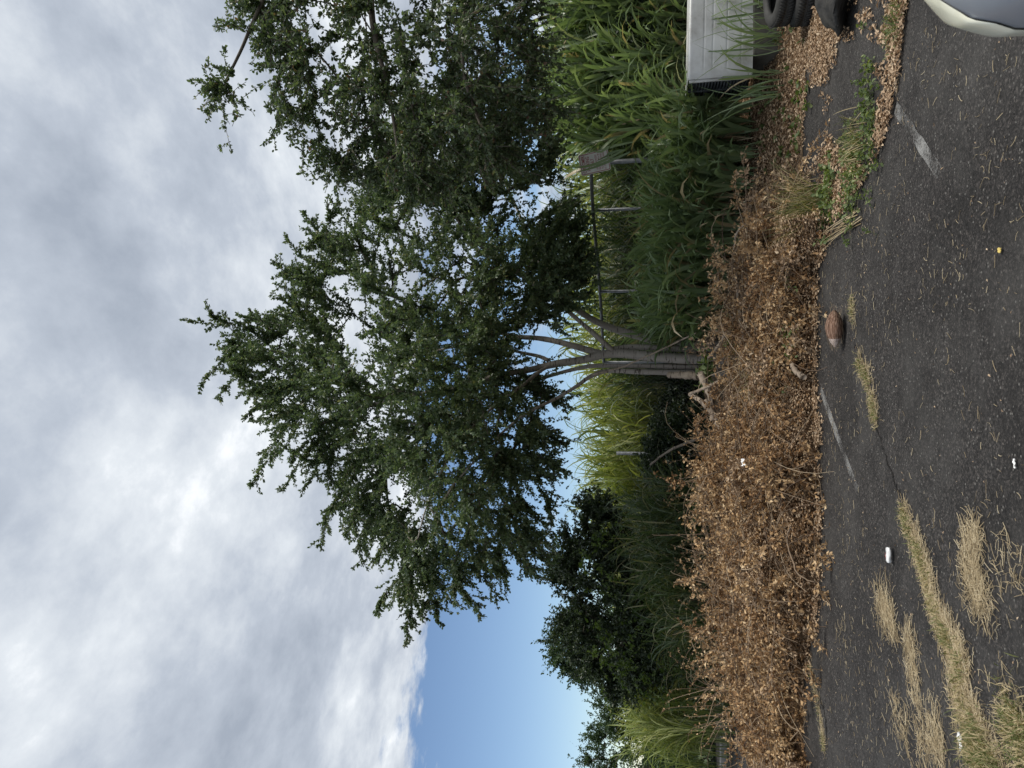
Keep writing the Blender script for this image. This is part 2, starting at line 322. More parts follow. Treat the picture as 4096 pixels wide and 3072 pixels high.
M_bark_dark = bark_mat('dark_bark', (0.09, 0.075, 0.06), (0.16, 0.14, 0.115), (0.04, 0.03, 0.025))
M_cut = bark_mat('cut_branch_bark', (0.17, 0.13, 0.095), (0.40, 0.33, 0.26), (0.06, 0.045, 0.035))
M_soil = noisemat('leafy_soil', [(0.3, (0.045, 0.032, 0.022)), (0.5, (0.11, 0.075, 0.045)), (0.7, (0.19, 0.13, 0.08))], 14, 8, 0.95, 0.8, 60)
M_heap = noisemat('brush_underlayer', [(0.35, (0.07, 0.045, 0.026)), (0.65, (0.22, 0.145, 0.085))], 18, 8, 0.95, 1.0, 50)
M_scrub = noisemat('scrub_ground', [(0.3, (0.03, 0.05, 0.02)), (0.7, (0.09, 0.11, 0.05))], 0.6, 8, 0.95, 0.5, 8)
M_hill = noisemat('wooded_hill', [(0.35, (0.035, 0.06, 0.028)), (0.65, (0.075, 0.115, 0.05))], 0.25, 8, 0.95, 0.8, 0.6, bdist=1.0)
M_galv = noisemat('weathered_galvanised_pipe', [(0.3, (0.16, 0.17, 0.18)), (0.7, (0.30, 0.31, 0.33))], 12, 5, 0.55, 0.2, 40, metallic=0.55)
M_rail = noisemat('dull_grey_pipe', [(0.3, (0.10, 0.105, 0.11)), (0.7, (0.19, 0.195, 0.21))], 12, 5, 0.6, 0.2, 40, metallic=0.3)
M_wire = noisemat('galvanised_wire', [(0.3, (0.17, 0.18, 0.18)), (0.7, (0.32, 0.33, 0.33))], 8, 3, 0.55, metallic=0.4)
M_conc = noisemat('old_concrete', [(0.3, (0.20, 0.195, 0.185)), (0.7, (0.36, 0.35, 0.33))], 6, 8, 0.9, 0.4, 40)

# ------------------------------------------------------------------ ground
def grid(x0, x1, y0, y1, nx, ny, zf):
    xs = np.linspace(x0, x1, nx + 1); ys = np.linspace(y0, y1, ny + 1); X, Y = np.meshgrid(xs, ys, indexing='ij')
    V = np.stack([X, Y, zf(X, Y)], -1).reshape(-1, 3); i = np.arange(nx)[:, None] * (ny + 1); j = np.arange(ny)[None]
    return V, np.stack([i + j, i + ny + 1 + j, i + ny + 1 + j + 1, i + j + 1], -1).reshape(-1, 4)
V, F = grid(-1500, 1500, -600, 2000, 2, 2, lambda x, y: x * 0 - 0.03)
link('ground', mesh('ground', V, F, M_scrub), kind='structure', label='scrubby open ground reaching to the horizon')
V, F = grid(-45, 30, -25, 19, 2, 2, lambda x, y: x * 0)
lot = link('parking_lot', mesh('parking_lot', V, F, M_asphalt), kind='structure', label='dark worn asphalt of the parking lot')
def bank(x, y):
    base = sstep(8.2, 10.4, y) * 0.30 * sstep(-4.5, -1.5, x) + sstep(9.5, 12.5, y) * 0.25 * sstep(-6.0, -3.0, x)
    return base * (0.8 + 0.4 * vnoise(x * 1.3, y * 1.3, 3)) + 0.05 * (vnoise(x * 3, y * 3, 5) - 0.5) * sstep(8.2, 9.5, y)
V, F = grid(-6.3, 16, 8.0, 34, 120, 120, lambda x, y: 0.004 + bank(x, y) + sstep(-6.3, -5.8, x) * 0.004)
link('earth_verge', mesh('earth_verge', V, F, M_soil, True), kind='structure', label='low leaf strewn earth bank along the edge of the lot')

# hill far behind, seen over the grass at the right
V, F = grid(-60, 420, 180, 420, 60, 24, lambda x, y: -2 + 40 * np.exp(-((x - 150) / 75) ** 2 - ((y - 300) / 70) ** 2) + 3 * vnoise(x / 12, y / 12, 2) * np.exp(-((x - 150) / 90) ** 2))
link('hill', mesh('hill', V, F, M_hill, True), kind='structure', label='low green wooded hill beyond the grass')

# worn painted lines
def strip(pts, w, z, jag=0.0):
    pts = np.asarray(pts, float); d = np.zeros_like(pts); d[1:-1] = pts[2:] - pts[:-2]; d[0] = pts[1] - pts[0]; d[-1] = pts[-1] - pts[-2]
    d = nz(d); s = np.stack([-d[:, 1], d[:, 0]], -1); ww = (w * (1 + jag * rng.uniform(-1, 1, len(pts))))[:, None] / 2
    V = np.stack([np.c_[pts - s * ww, np.full(len(pts), z)], np.c_[pts + s * ww, np.full(len(pts), z)]], 1).reshape(-1, 3)
    i = np.arange(len(pts) - 1)[:, None] * 2; return V, i + np.array([[0, 2, 3, 1]])
for a, b, w in (((3585, 430), (3760, 690), 0.085), ((3285, 1560), (3432, 1965), 0.085)):
    pa, pb = G(*a)[:2], G(*b)[:2]; pts = np.array([pa + (pb - pa) * t for t in np.linspace(0, 1, 14)])
    V, F = strip(pts, w, 0.004, 0.15); link('painted_line', mesh('painted_line', V, F, M_paint), parent=lot)
M_crack = noisemat('dark_crack', [(0.3, (0.008, 0.008, 0.008)), (0.7, (0.02, 0.018, 0.016))], 30, 4, 0.95)  # near-black strips laid along the cracks
def crack(pix, w=0.014, n=40):
    base = smooth_line(np.array([G(*p)[:2] for p in pix]), n) + rng.normal(size=(n, 2)) * 0.012
    V, F = strip(base, w, 0.0045, 0.7); link('crack', mesh('crack', V, F, M_crack), parent=lot)
crack([(3500, 1690), (3545, 1830), (3590, 1950), (3630, 2040)])
crack([(3420, 1380), (3455, 1450), (3500, 1690)], 0.01)
crack([(3630, 2040), (3700, 2230), (3780, 2480), (3860, 2700), (3900, 2900)], 0.012)
crack([(3240, 2640), (3270, 2760), (3300, 2860), (3310, 2990)], 0.02)

# ------------------------------------------------------------------ plants: generic growth
def shoots_from(base, d, L, k=6, droop=0.35, wob=0.15):
    n = len(base); t = np.linspace(0, 1, k)[None, :, None]; L = np.broadcast_to(L, (n,))[:, None, None]
    side = rv(n)[:, None, :]
    dr = np.broadcast_to(droop, (n,))[:, None, None]
    return base[:, None, :] + d[:, None, :] * L * t + np.array([0, 0, -1.0]) * L * dr * t ** 2 + side * L * wob * np.sin(t * 2.6) * t
def leaves_on(sh, nl, L=(0.035, 0.06), W=0.55, spread=1.0, tmin=0.05, up=0.5, builder=kites, fold=0.2, hug=0.55, off=0.015):
    n, k, _ = sh.shape
    si = np.repeat(np.arange(n), nl) if np.isscalar(nl) else np.repeat(np.arange(n), nl)
    t = rng.uniform(tmin, 1.0, len(si)) * (k - 1.001); i = t.astype(int); f = (t - i)[:, None]
    p = sh[si, i] * (1 - f) + sh[si, i + 1] * f; tan = nz(sh[si, i + 1] - sh[si, i])
    d = nz(tan * hug + rv(len(si)) * spread + np.array([0, 0, -0.1])); p = p + rv(len(si)) * off
    nr = nz(rv(len(si)) * 0.8 + np.array([0, 0, up]))
    l = rng.uniform(L[0], L[1], len(si))
    return builder(p, d, nr, l, l * W * rng.uniform(0.8, 1.2, len(si)), fold)
def grow(limbs, targets, step=0.3, upw=0.4):
    cap = 60000; Pn = np.zeros((cap, 3)); Dn = np.zeros((cap, 3)); par = np.full(cap, -1); n = 0
    for line in limbs:
        line = np.asarray(line)
        for i, p in enumerate(line):
            Pn[n] = p; Dn[n] = nz((line[min(i + 1, len(line) - 1)] - line[max(i - 1, 0)])); par[n] = -2 if i == 0 else n - 1; n += 1
    n0 = n; allp = np.concatenate([np.asarray(l) for l in limbs])
    dist = np.array([np.min(np.linalg.norm(allp - t, axis=1)) for t in targets]); paths = []
    for ti in np.argsort(dist):
        t = targets[ti]; v = t - Pn[:n]; d = np.linalg.norm(v, axis=1)
        cost = d * (1.25 - 0.45 * np.einsum('ij,ij->i', v / np.maximum(d, 1e-6)[:, None], Dn[:n])) + upw * np.maximum(0, Pn[:n, 2] - t[2])
        i = int(np.argmin(cost)); L = d[i]; m = max(2, int(L / step) + 1)
        c = Pn[i] + Dn[i] * L * 0.35 + np.array([0, 0, 0.12 * L]); s = np.linspace(0, 1, m + 1)[1:, None]
        q = (1 - s) ** 2 * Pn[i] + 2 * (1 - s) * s * c + s ** 2 * t; q[:-1] += rng.normal(size=(m - 1, 3)) * 0.03
        prev = i; idx = [i]
        for p in q:
            Pn[n] = p; Dn[n] = nz(p - Pn[prev]); par[n] = prev; prev = n; idx.append(n); n += 1
        paths.append(idx)
    wgt = np.zeros(n); 
    for pth in paths: wgt[pth[-1]] += 1
    for i in range(n - 1, -1, -1):
        if par[i] >= 0: wgt[par[i]] += wgt[i]
    return Pn[:n], par[:n], wgt, n0, paths
def branch_mesh(Pn, par, wgt, n0, r0=0.006, ex=0.42):
    i = np.arange(n0, len(Pn)); pr = par[i]
    r = r0 * np.maximum(wgt, 1) ** ex; r1 = r[i]; rp = np.where(pr >= n0, r[pr], r1 * 1.1)
    seg = np.stack([Pn[pr], Pn[i] + (Pn[i] - Pn[pr]) * 0.06], 1)
    return tubes(seg, np.stack([np.minimum(rp, r1 * 1.5), r1], 1), 5)
def crown_shoots(Pn, par, n0, paths, nsh, Lr, outc, droop, outw=0.8):
    """side shoots from the thin branch nodes, heading outward from outc"""
    cand = np.concatenate([np.array(p[len(p) // 3:]) for p in paths]); cand = cand[cand >= n0]
    b = rng.choice(cand, nsh); base = Pn[b] + (Pn[np.maximum(par[b], 0)] - Pn[b]) * rng.uniform(0, 1, (nsh, 1))
    out_ = nz(base - outc); tan = nz(Pn[b] - Pn[np.maximum(par[b], 0)])
    d = nz(out_ * outw + tan * 0.5 + rv(nsh) * 0.75 + np.array([0, 0, 0.2]))
    return shoots_from(base, d, rng.uniform(*Lr, nsh), 6, rng.uniform(*droop, nsh), 0.18)
def pix_targets(poly, n, D, thick, per_px, dfun=None, margin=0.0, clump=0.0):
    p2 = sample_poly(poly, n * 5); dd = polydist(p2, poly); ok = (dd > margin * rng.uniform(.5, 1.2, len(p2))) & (vnoise(p2[:, 0] / 62, p2[:, 1] / 62, 77) > clump * rng.uniform(.6, 1.2, len(p2)))
    p2 = p2[ok][:n]; n = len(p2); dd = polydist(p2, poly); half = np.minimum(thick, dd * per_px)
    off = rng.uniform(-1, 1, n) * half
    return np.array([P(a * 1.8517, b * 1.8517, D + o + (dfun(a, b) if dfun else 0)) for (a, b), o in zip(p2, off)])

# ------------------------------------------------------------------ the big multi-stemmed tree
TD = 11.5
def Z5(a, b, D=TD): return P(1900 + .5425 * a, 850 + .5425 * b, D)
base_pt = G(3010, 1445); base_pt = np.array([P(2700, 1448, TD)[0], TD, 0.2])
def stem(pts, r0, r1, D0=TD, k=26, toground=True, rexp=1.0):
    w = [Z5(a, b, D0 + dd) for a, b, dd in pts]
    if toground: w = [np.array([w[0][0] + (0.02 if w[0][0] > base_pt[0] else -0.02), w[0][1], 0.12])] + w
    l = smooth_line(w, k); rad = r0 + (r1 - r0) * np.linspace(0, 1, k) ** rexp
    if toground: rad[:3] *= np.array([1.35, 1.18, 1.06])
    rad = rad * (1 + rng.normal(size=k) * 0.03); return l, rad
S = {}
S['A'] = stem([(1640, 1080, 0), (1300, 1062, 0), (1100, 1040, 0), (950, 1045, 0), (800, 1085, .05), (600, 1115, .1), (400, 1160, .1), (200, 1195, 0), (60, 1235, -.1), (-130, 1290, -.1), (-330, 1320, 0), (-600, 1390, .1), (-900, 1430, .2)], 0.090, 0.022, k=44)
S['B'] = stem([(1640, 1005, .12), (1400, 1000, .12), (1150, 992, .1), (980, 1015, .02)], 0.055, 0.045)
S['C'] = stem([(1500, 985, .2), (1390, 962, .3), (1200, 910, .35), (1000, 850, .4), (850, 780, .4), (700, 680, .3), (550, 580, .2), (400, 480, 0), (200, 360, -.3), (-50, 160, -.8), (-250, -150, -1.5)], 0.080, 0.022, k=36)
S['D'] = stem([(1020, 1025, .0), (950, 960, -.12), (850, 870, -.2), (700, 740, -.3), (600, 650, -.4), (480, 570, -.5), (300, 440, -.8), (50, 300, -1.2)], 0.046, 0.015, toground=False)
S['E'] = stem([(940, 1045, .02), (800, 1005, .1), (600, 950, .2), (450, 925, .3), (280, 912, .4), (60, 850, .5), (-250, 760, .6), (-550, 640, .6), (-800, 560, .6)], 0.060, 0.015, toground=False)
S['F'] = stem([(1620, 1140, .08), (1300, 1133, .06), (900, 1130, .08), (760, 1150, .1), (600, 1190, .15), (450, 1240, .2), (300, 1310, .2), (150, 1400, .3), (-100, 1550, .3), (-330, 1750, .4), (-560, 1900, .4)], 0.044, 0.014, k=34)
S['Gs'] = stem([(1560, 1182, 0), (1200, 1174, 0), (980, 1168, 0), (850, 1210, -.15), (750, 1280, -.3), (600, 1370, -.5), (350, 1500, -.8), (100, 1720, -1.0), (-150, 2000, -1.2)], 0.050, 0.012, k=34)
S['H'] = stem([(560, 1125, .1), (480, 1170, .0), (330, 1290, -.3), (200, 1380, -.6), (0, 1560, -1.0), (-200, 1820, -1.3), (-350, 2150, -1.4), (-420, 2400, -1.4)], 0.034, 0.009, toground=False)
S['I'] = stem([(540, 1090, .1), (470, 1060, .2), (330, 1030, .5), (120, 980, .9), (-200, 1000, 1.3), (-500, 1080, 1.6)], 0.035, 0.014, toground=False)
S['J'] = stem([(-150, 1300, -.1), (-330, 1500, .2), (-620, 1750, .4), (-650, 2050, .4), (-600, 2350, .3)], 0.035, 0.012, toground=False)
S['K'] = stem([(700, 690, .3), (560, 500, .8), (420, 250, 1.2), (300, -50, 1.4), (150, -350, 1.3)], 0.05, 0.015, toground=False)
tree = empty('multi_stemmed_tree', tuple(base_pt), 'tall multi-stemmed tree with pale grey trunks and a wide feathery crown', 'tree')
for kx in 'A B C F Gs'.split():
    l, r = S[kx]; V, F = tubes(l[None], r[None], 14); link('trunk', mesh('trunk', V, F, M_bark, True), parent=tree)
for kx in 'D E H I J K'.split():
    l, r = S[kx]; V, F = tubes(l[None], r[None], 10); link('limb', mesh('limb', V, F, M_bark, True), parent=tree)
limbs = [S[k][0][(8 if k in 'ABCFGs' else 2):] for k in S]
crown_poly = [(745, 395), (720, 500), (650, 545), (620, 600), (640, 660), (545, 690), (500, 730), (495, 790), (560, 860), (580, 930), (625, 985), (690, 990), (735, 1040), (760, 1120), (800, 1180), (830, 1250), (880, 1330), (940, 1300), (1010, 1260), (1080, 1230), (1165, 1215), (1190, 1130), (1185, 1000), (1205, 930), (1190, 850), (1120, 815), (1095, 740), (1120, 690), (1190, 640), (1262, 580), (1262, 500), (1225, 400), (1150, 330), (1000, 330), (880, 330)]
T = np.concatenate([pix_targets(crown_poly, 800, TD, 2.6, 0.014, margin=52, clump=.30), pix_targets([(860, 640), (860, 1010), (1130, 1010), (1160, 860), (1090, 800), (1090, 700), (1150, 620), (1020, 560)], 150, TD - 1.0, 1.3, .02), pix_targets([(800, 420), (860, 260), (1000, 190), (1130, 210), (1195, 330), (1200, 430), (1000, 470)], 230, TD - 1.6, 1.2, .012, clump=.15), pix_targets([(1120, 560), (1130, 700), (1205, 690), (1265, 600), (1250, 480), (1180, 470)], 90, TD - .4, .8, .02, clump=.1)])
# hanging foliage and shoots that stick out of the outline: (tip, base) in photo units / 1.8517
SP = [((402, 692), (560, 690)), ((455, 676), (500, 700)), ((433, 835), (510, 750)), ((466, 862), (530, 780)), ((527, 902), (610, 855)), ((541, 674), (600, 720)),
      ((587, 565), (680, 620)), ((615, 507), (700, 570)), ((652, 457), (720, 545)), ((684, 475), (740, 560)), ((541, 1050), (610, 955)), ((612, 1060), (660, 975)), ((656, 1056), (700, 975)),
      ((695, 1190), (745, 1080)), ((786, 1220), (800, 1120)), ((815, 1328), (855, 1255)), ((882, 1388), (890, 1310)), ((945, 1345), (940, 1290)), ((1045, 1333), (985, 1255)), ((1084, 1296), (1010, 1215)),
      ((1167, 1250), (1120, 1170)), ((1226, 962), (1180, 930)), ((1224, 1022), (1175, 990)), ((1195, 1212), (1150, 1150)), ((604, 640), (660, 690)), ((520, 700), (580, 740)), ((1100, 1275), (1060, 1200)), ((700, 1130), (740, 1060)), ((748, 1165), (770, 1100)), ((560, 1000), (610, 930)), ((590, 990), (640, 920)), ((1265, 560), (1200, 570)), ((1262, 480), (1200, 500)), ((1235, 860), (1170, 860)), ((1270, 640), (1200, 640))]
cpoly = np.array(crown_poly, float); ccen = np.array([900.0, 800.0])
for q in range(130):
    i_ = rng.integers(0, len(cpoly)); p_ = cpoly[i_] + (cpoly[(i_ + 1) % len(cpoly)] - cpoly[i_]) * rng.uniform()
    if p_[1] < 420: continue
    o_d = (p_ - ccen) / np.linalg.norm(p_ - ccen) + rng.normal(size=2) * .35
    SP.append((tuple(p_ + o_d * rng.uniform(-8, 30)), tuple(p_ - o_d * rng.uniform(50, 95))))
spt, spb = [], []
for a, b in SP:
    off = rng.uniform(-1.0, 1.0); spt.append(P(a[0] * 1.8517, a[1] * 1.8517, TD + off)); spb.append(P(b[0] * 1.8517, b[1] * 1.8517, TD + off * 0.6))
spt = np.array(spt); spb = np.array(spb)
Pn, par, wgt, n0, paths = grow(limbs, np.concatenate([T, spb]), 0.3)
V, F = branch_mesh(Pn, par, wgt, n0, 0.0055, 0.40); link('branches', mesh('branches', V, F, M_bark_dark, True), parent=tree, kind='stuff')
cen = P(1750, 1500, TD)
sh = crown_shoots(Pn, par, n0, paths, 5200, (0.25, 0.62), cen, (-0.15, 0.45), .8)
def curved(a, b, k=9, bow=0.14):
    v = b - a; L = np.linalg.norm(v, axis=1)[:, None, None]; t = np.linspace(0, 1, k)[None, :, None]; s = rv(len(a))[:, None]
    return a[:, None] + v[:, None] * t + (s * 0.7 + np.array([0, 0, 0.5])) * L * bow * np.sin(t * math.pi)
sp_sh = curved(spb, spt)
side_b = sp_sh[np.repeat(np.arange(len(sp_sh)), 10), np.tile([0, 1, 1, 2, 3, 4, 4, 5, 6, 7], len(sp_sh))]
sd_ = shoots_from(side_b, nz(np.repeat(nz(spt - spb), 10, 0) * 0.9 + rv(len(side_b)) * 0.75), rng.uniform(0.10, 0.30, len(side_b)), 6, 0.2)
mb = MB(); mb.add(*leaves_on(sh, 46, (0.038, 0.068), 0.62, 0.85, hug=.75, off=.012)); mb.add(*leaves_on(sp_sh, 150, (0.038, 0.068), 0.62, 0.8, hug=.85, off=.02)); mb.add(*leaves_on(sd_, 26, (0.038, 0.066), 0.62, .8, hug=.85))
path_sh = np.array([smooth_line(Pn[p[-min(len(p), 4):]], 6) for p in paths if len(p) >= 3]); mb.add(*leaves_on(path_sh, 38, (0.04, 0.07), 0.62))
link('crown', mb.me('crown', M_leaf), parent=tree, kind='stuff')
V1, F1 = tubes(np.concatenate([sp_sh[:, ::2], sd_[:, [0, 1, 2, 3, 5]]]), np.full((len(sp_sh) + len(sd_), 5), 0.005), 3)
link('twigs', mesh('twigs', V1, F1, M_bark_dark), parent=tree, kind='stuff')

# ------------------------------------------------------------------ the nearer tree overhanging from the right
RD = 8.0
rb = np.array([6.6, 8.2, 0.1])
rtree = empty('overhanging_tree', tuple(rb), 'nearer tree with larger leaves reaching in from the right edge', 'tree')
def W2(x, y, D): return P(x * 1.8517, y * 1.8517, D)
tr = smooth_line([rb, rb + (0.05, 0, 1.2), rb + (-0.1, -0.1, 2.4), rb + (-0.3, -0.2, 3.4)], 16)
V, F = tubes(tr[None], np.linspace(0.17, 0.11, 16)[None], 12); link('trunk', mesh('trunk', V, F, M_bark, True), parent=rtree)
RL = [smooth_line([tr[-1], W2(800, -140, RD + .2), W2(800, -20, RD), W2(810, 80, RD - .2), W2(840, 200, RD - .3), W2(860, 330, RD - .3)], 22),
      smooth_line([tr[-2], W2(1000, -150, RD), W2(1010, 0, RD - .3), W2(1000, 150, RD - .5), W2(1050, 300, RD - .6)], 18),
      smooth_line([tr[-1], W2(640, -120, RD), W2(560, 20, RD - .2), W2(520, 110, RD - .3), W2(485, 180, RD - .3)], 18)]
for l, r in zip(RL, (0.065, 0.035, 0.032)):
    V, F = tubes(l[None], np.linspace(r, 0.014, len(l))[None], 8); link('limb', mesh('limb', V, F, M_bark_dark, True), parent=rtree)
rpoly = [(500, -170), (505, 20), (560, 60), (570, 160), (600, 240), (650, 260), (690, 330), (760, 380), (850, 410), (960, 420), (1060, 400), (1150, 340), (1195, 220), (1160, 120), (1150, 20), (1150, -170)]
T2 = pix_targets(rpoly, 480, RD, 1.4, 0.008, margin=12, clump=.15)
SP2 = [((437, 190), (500, 150)), ((500, 328), (478, 190)), ((447, 262), (470, 180)), ((470, 62), (530, 60)), ((522, 255), (490, 200)), ((576, 312), (625, 235)), ((650, 378), (655, 265)), ((706, 392), (690, 320)), ((748, 400), (720, 340)), ((1150, 60), (1080, 80)), ((1195, 190), (1130, 180)), ((1180, 90), (1110, 100)), ((1190, 290), (1120, 270)), ((490, 5), (540, 10)), ((1215, 120), (1150, 120))]
sb2 = np.array([W2(*b, RD - .3) for a, b in SP2]); st2 = np.array([W2(*a, RD - .3 + rng.uniform(-.3, .3)) for a, b in SP2])
Pn2, par2, wg2, m0, paths2 = grow([l[3:] for l in RL], np.concatenate([T2, sb2]), 0.22)
V, F = branch_mesh(Pn2, par2, wg2, m0, 0.004, 0.42); link('branches', mesh('branches', V, F, M_bark_dark, True), parent=rtree, kind='stuff')
sh2 = crown_shoots(Pn2, par2, m0, paths2, 2200, (0.18, 0.5), W2(900, 0, RD), (0.0, 0.6))
sp2 = curved(sb2, st2); s2b = sp2[np.repeat(np.arange(len(sp2)), 6), np.tile([1, 2, 3, 4, 5, 7], len(sp2))]
sd2 = shoots_from(s2b, nz(np.repeat(nz(st2 - sb2), 6, 0) * 0.6 + rv(len(s2b))), rng.uniform(0.08, 0.28, len(s2b)), 6, 0.2)
mb = MB(); mb.add(*leaves_on(sh2, 25, (0.034, 0.060), 0.6, hug=.8, builder=hexleaves)); mb.add(*leaves_on(sp2, 46, (0.034, 0.060), 0.6, hug=.8, builder=hexleaves)); mb.add(*leaves_on(sd2, 9, (0.036, 0.06), 0.6, builder=hexleaves))
ps2 = np.array([smooth_line(Pn2[p[-min(len(p), 4):]], 6) for p in paths2 if len(p) >= 3]); mb.add(*leaves_on(ps2, 22, (0.034, 0.060), 0.6, hug=.8, builder=hexleaves))
link('crown', mb.me('crown', M_leaf_near), parent=rtree, kind='stuff')
V1, F1 = tubes(np.concatenate([sp2[:, ::2], sd2[:, [0, 1, 2, 3, 5]], sh2[:, [0, 1, 2, 3, 5]]]), np.full((len(sp2) + len(sd2) + len(sh2), 5), 0.0035), 3)
link('twigs', mesh('twigs', V1, F1, M_bark_dark), parent=rtree, kind='stuff')

# ------------------------------------------------------------------ smaller trees at the left
def small_tree(name, label, poly, D, thick, nt, nsh, nl, mat, trunk_pix, spikes=(), L=(0.04, 0.08), Lr=(0.25, 0.7), perpx=0.012, vines=0, group=None, tr=0.05):
    b = np.array([P(*trunk_pix, D)[0], D, 0.02]); ob = empty(name, tuple(b), label, 'tree', group)
    cx = np.mean([p[0] for p in poly]); cy = np.mean([p[1] for p in poly]); ctr = W2(cx, cy, D)
    lims = []
    for k in range(3):
        e_ = ctr + rng.normal(size=3) * np.array([.5, .5, .3]); lims.append(smooth_line([b + rng.normal(size=3) * [.08, .08, 0], b * .5 + e_ * .5 + rng.normal(size=3) * .15, e_], 12))
        V, F = tubes(lims[-1][None], np.linspace(tr, tr * .3, 12)[None], 8); link('trunk', mesh('trunk', V, F, M_bark_dark, True), parent=ob)
    T_ = pix_targets(poly, nt, D, thick, perpx)
    sb = np.array([W2(*q, D) for _, q in spikes]).reshape(-1, 3); st = np.array([W2(*p, D) for p, _ in spikes]).reshape(-1, 3)
    Pq, pq, wq, q0, pth = grow([l[3:] for l in lims], np.concatenate([T_, sb]) if len(sb) else T_, 0.3)
    V, F = branch_mesh(Pq, pq, wq, q0, 0.005, 0.4); link('branches', mesh('branches', V, F, M_bark_dark, True), parent=ob, kind='stuff')
    s_ = crown_shoots(Pq, pq, q0, pth, nsh, Lr, ctr, (-0.1, 0.5)); m_ = MB(); m_.add(*leaves_on(s_, nl, L, 0.55))
    if len(sb):
        c_ = curved(sb, st); m_.add(*leaves_on(c_, 60, L, 0.55))
        s2_ = shoots_from(c_[np.repeat(np.arange(len(c_)), 4), np.tile([2, 4, 5, 7], len(c_))], nz(np.repeat(nz(st - sb), 4, 0) + rv(4 * len(c_)) * .8), rng.uniform(.1, .35, 4 * len(c_)), 6)
        m_.add(*leaves_on(s2_, 14, L, 0.55))
    link('crown', m_.me('crown', mat), parent=ob, kind='stuff')
    if vines:
        f = pix_targets(poly, vines, D - thick * 0.85, 0.2, 0.004)
        s3 = shoots_from(f, nz(rv(vines) * [1, .4, .6] + np.array([0, -.25, -.3])), rng.uniform(.3, .9, vines), 6, .5)
        V, F = leaves_on(s3, 34, (0.05, 0.09), 0.6); link('vine', mesh('vine', V, F, M_leaf_vine), parent=ob, kind='stuff')
    return ob
dark_poly = [(1215, 1180), (1200, 1240), (1235, 1310), (1215, 1360), (1250, 1430), (1300, 1455), (1330, 1490), (1370, 1480), (1430, 1460), (1480, 1440), (1500, 1400), (1520, 1340), (1500, 1260), (1420, 1200), (1350, 1150), (1310, 1080), (1270, 1090), (1255, 1140)]
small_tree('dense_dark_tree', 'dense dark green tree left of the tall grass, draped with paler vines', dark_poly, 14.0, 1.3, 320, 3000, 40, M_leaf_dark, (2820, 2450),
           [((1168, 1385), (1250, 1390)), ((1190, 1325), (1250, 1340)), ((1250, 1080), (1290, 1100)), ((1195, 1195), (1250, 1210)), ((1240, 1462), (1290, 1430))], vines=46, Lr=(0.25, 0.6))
pale_poly = [(1190, 1375), (1180, 1400), (1210, 1430), (1250, 1460), (1290, 1440), (1300, 1390), (1270, 1340), (1225, 1340)]
small_tree('pale_tree', 'paler green tree rising just behind the dense dark tree', pale_poly, 16.5, 0.8, 80, 520, 34, M_leaf_far, (2820, 2600),
           [((1165, 1383), (1200, 1390)), ((1245, 1465), (1262, 1440)), ((1210, 1345), (1240, 1350)), ((1180, 1420), (1215, 1420))], Lr=(0.2, 0.5))
lp = [(1270, 1600), (1300, 1560), (1290, 1500), (1330, 1520), (1380, 1550), (1450, 1560), (1530, 1560), (1560, 1600), (1560, 1760), (1280, 1760)]
small_tree('loose_tree', 'loose feathery tree at the far left edge of the lot', lp, 18.5, 1.6, 260, 1700, 30, M_leaf_far, (2880, 3000),
           [((1252, 1602), (1310, 1590)), ((1268, 1575), (1320, 1560)), ((1288, 1495), (1330, 1515)), ((1262, 1640), (1310, 1640)), ((1290, 1530), (1340, 1540))])
lp2 = [(1340, 1420), (1300, 1470), (1320, 1500), (1400, 1540), (1480, 1540), (1540, 1520), (1530, 1440), (1450, 1430)]
small_tree('thin_tree', 'thin tree with sparse arching branches behind the bright grass clump', lp2, 19.0, 1.2, 80, 520, 26, M_leaf_far, (2890, 2750),
           [((1285, 1465), (1330, 1480)), ((1282, 1490), (1330, 1500))], Lr=(.3, .7))

# ------------------------------------------------------------------ shrubs (behind the fence, seen through it)
def shrub(name, label, c, rad, n, nl, mat, L=(0.04, 0.08), group=None):
    ob = empty(name, (c[0], c[1], bank(np.array(c[0]), np.array(c[1]))), label, 'shrub', group); c = np.array(c)
    d = rv(n); d[:, 2] = np.abs(d[:, 2]) * 0.9 - 0.25; r = rng.uniform(0.55, 1.0, n)[:, None] ** 0.5 * (0.85 + 0.35 * vnoise(d[:, 0:1] * 3 + 5, d[:, 2:3] * 3 + d[:, 1:2] * 2, 7))
    base = c + d * r * np.array(rad) * .8; s_ = shoots_from(base, nz(d + rv(n) * .6), rng.uniform(.2, .5, n) * min(1, rad[2]), 6, .35)
    V, F = leaves_on(s_, nl, L, 0.6); link('foliage', mesh('foliage', V, F, mat), parent=ob, kind='stuff')
    st = np.stack([np.array([c[0], c[1], 0.05]) + rng.normal(size=(9, 3)) * [.15, .15, 0], c + d[:9] * np.array(rad) * .4, c + d[:9] * np.array(rad) * .8], 1)
    V, F = tubes(st, np.tile([.03, .02, .008], (9, 1)), 5); link('stems', mesh('stems', V, F, M_bark_dark), parent=ob, kind='stuff'); return ob
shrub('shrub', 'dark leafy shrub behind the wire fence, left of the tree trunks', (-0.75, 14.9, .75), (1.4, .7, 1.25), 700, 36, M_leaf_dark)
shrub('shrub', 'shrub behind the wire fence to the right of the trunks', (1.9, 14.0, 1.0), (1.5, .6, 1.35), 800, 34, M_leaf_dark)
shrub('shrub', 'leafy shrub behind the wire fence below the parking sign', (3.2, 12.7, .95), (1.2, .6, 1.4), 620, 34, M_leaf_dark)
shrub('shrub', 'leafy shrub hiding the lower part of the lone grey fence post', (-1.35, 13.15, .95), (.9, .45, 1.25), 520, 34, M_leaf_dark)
shrub('shrub', 'small leafy shrub in the tall grass below the dark tree', (-2.6, 13.2, 0.7), (1.2, .8, 1.1), 300, 32, M_leaf_dark)
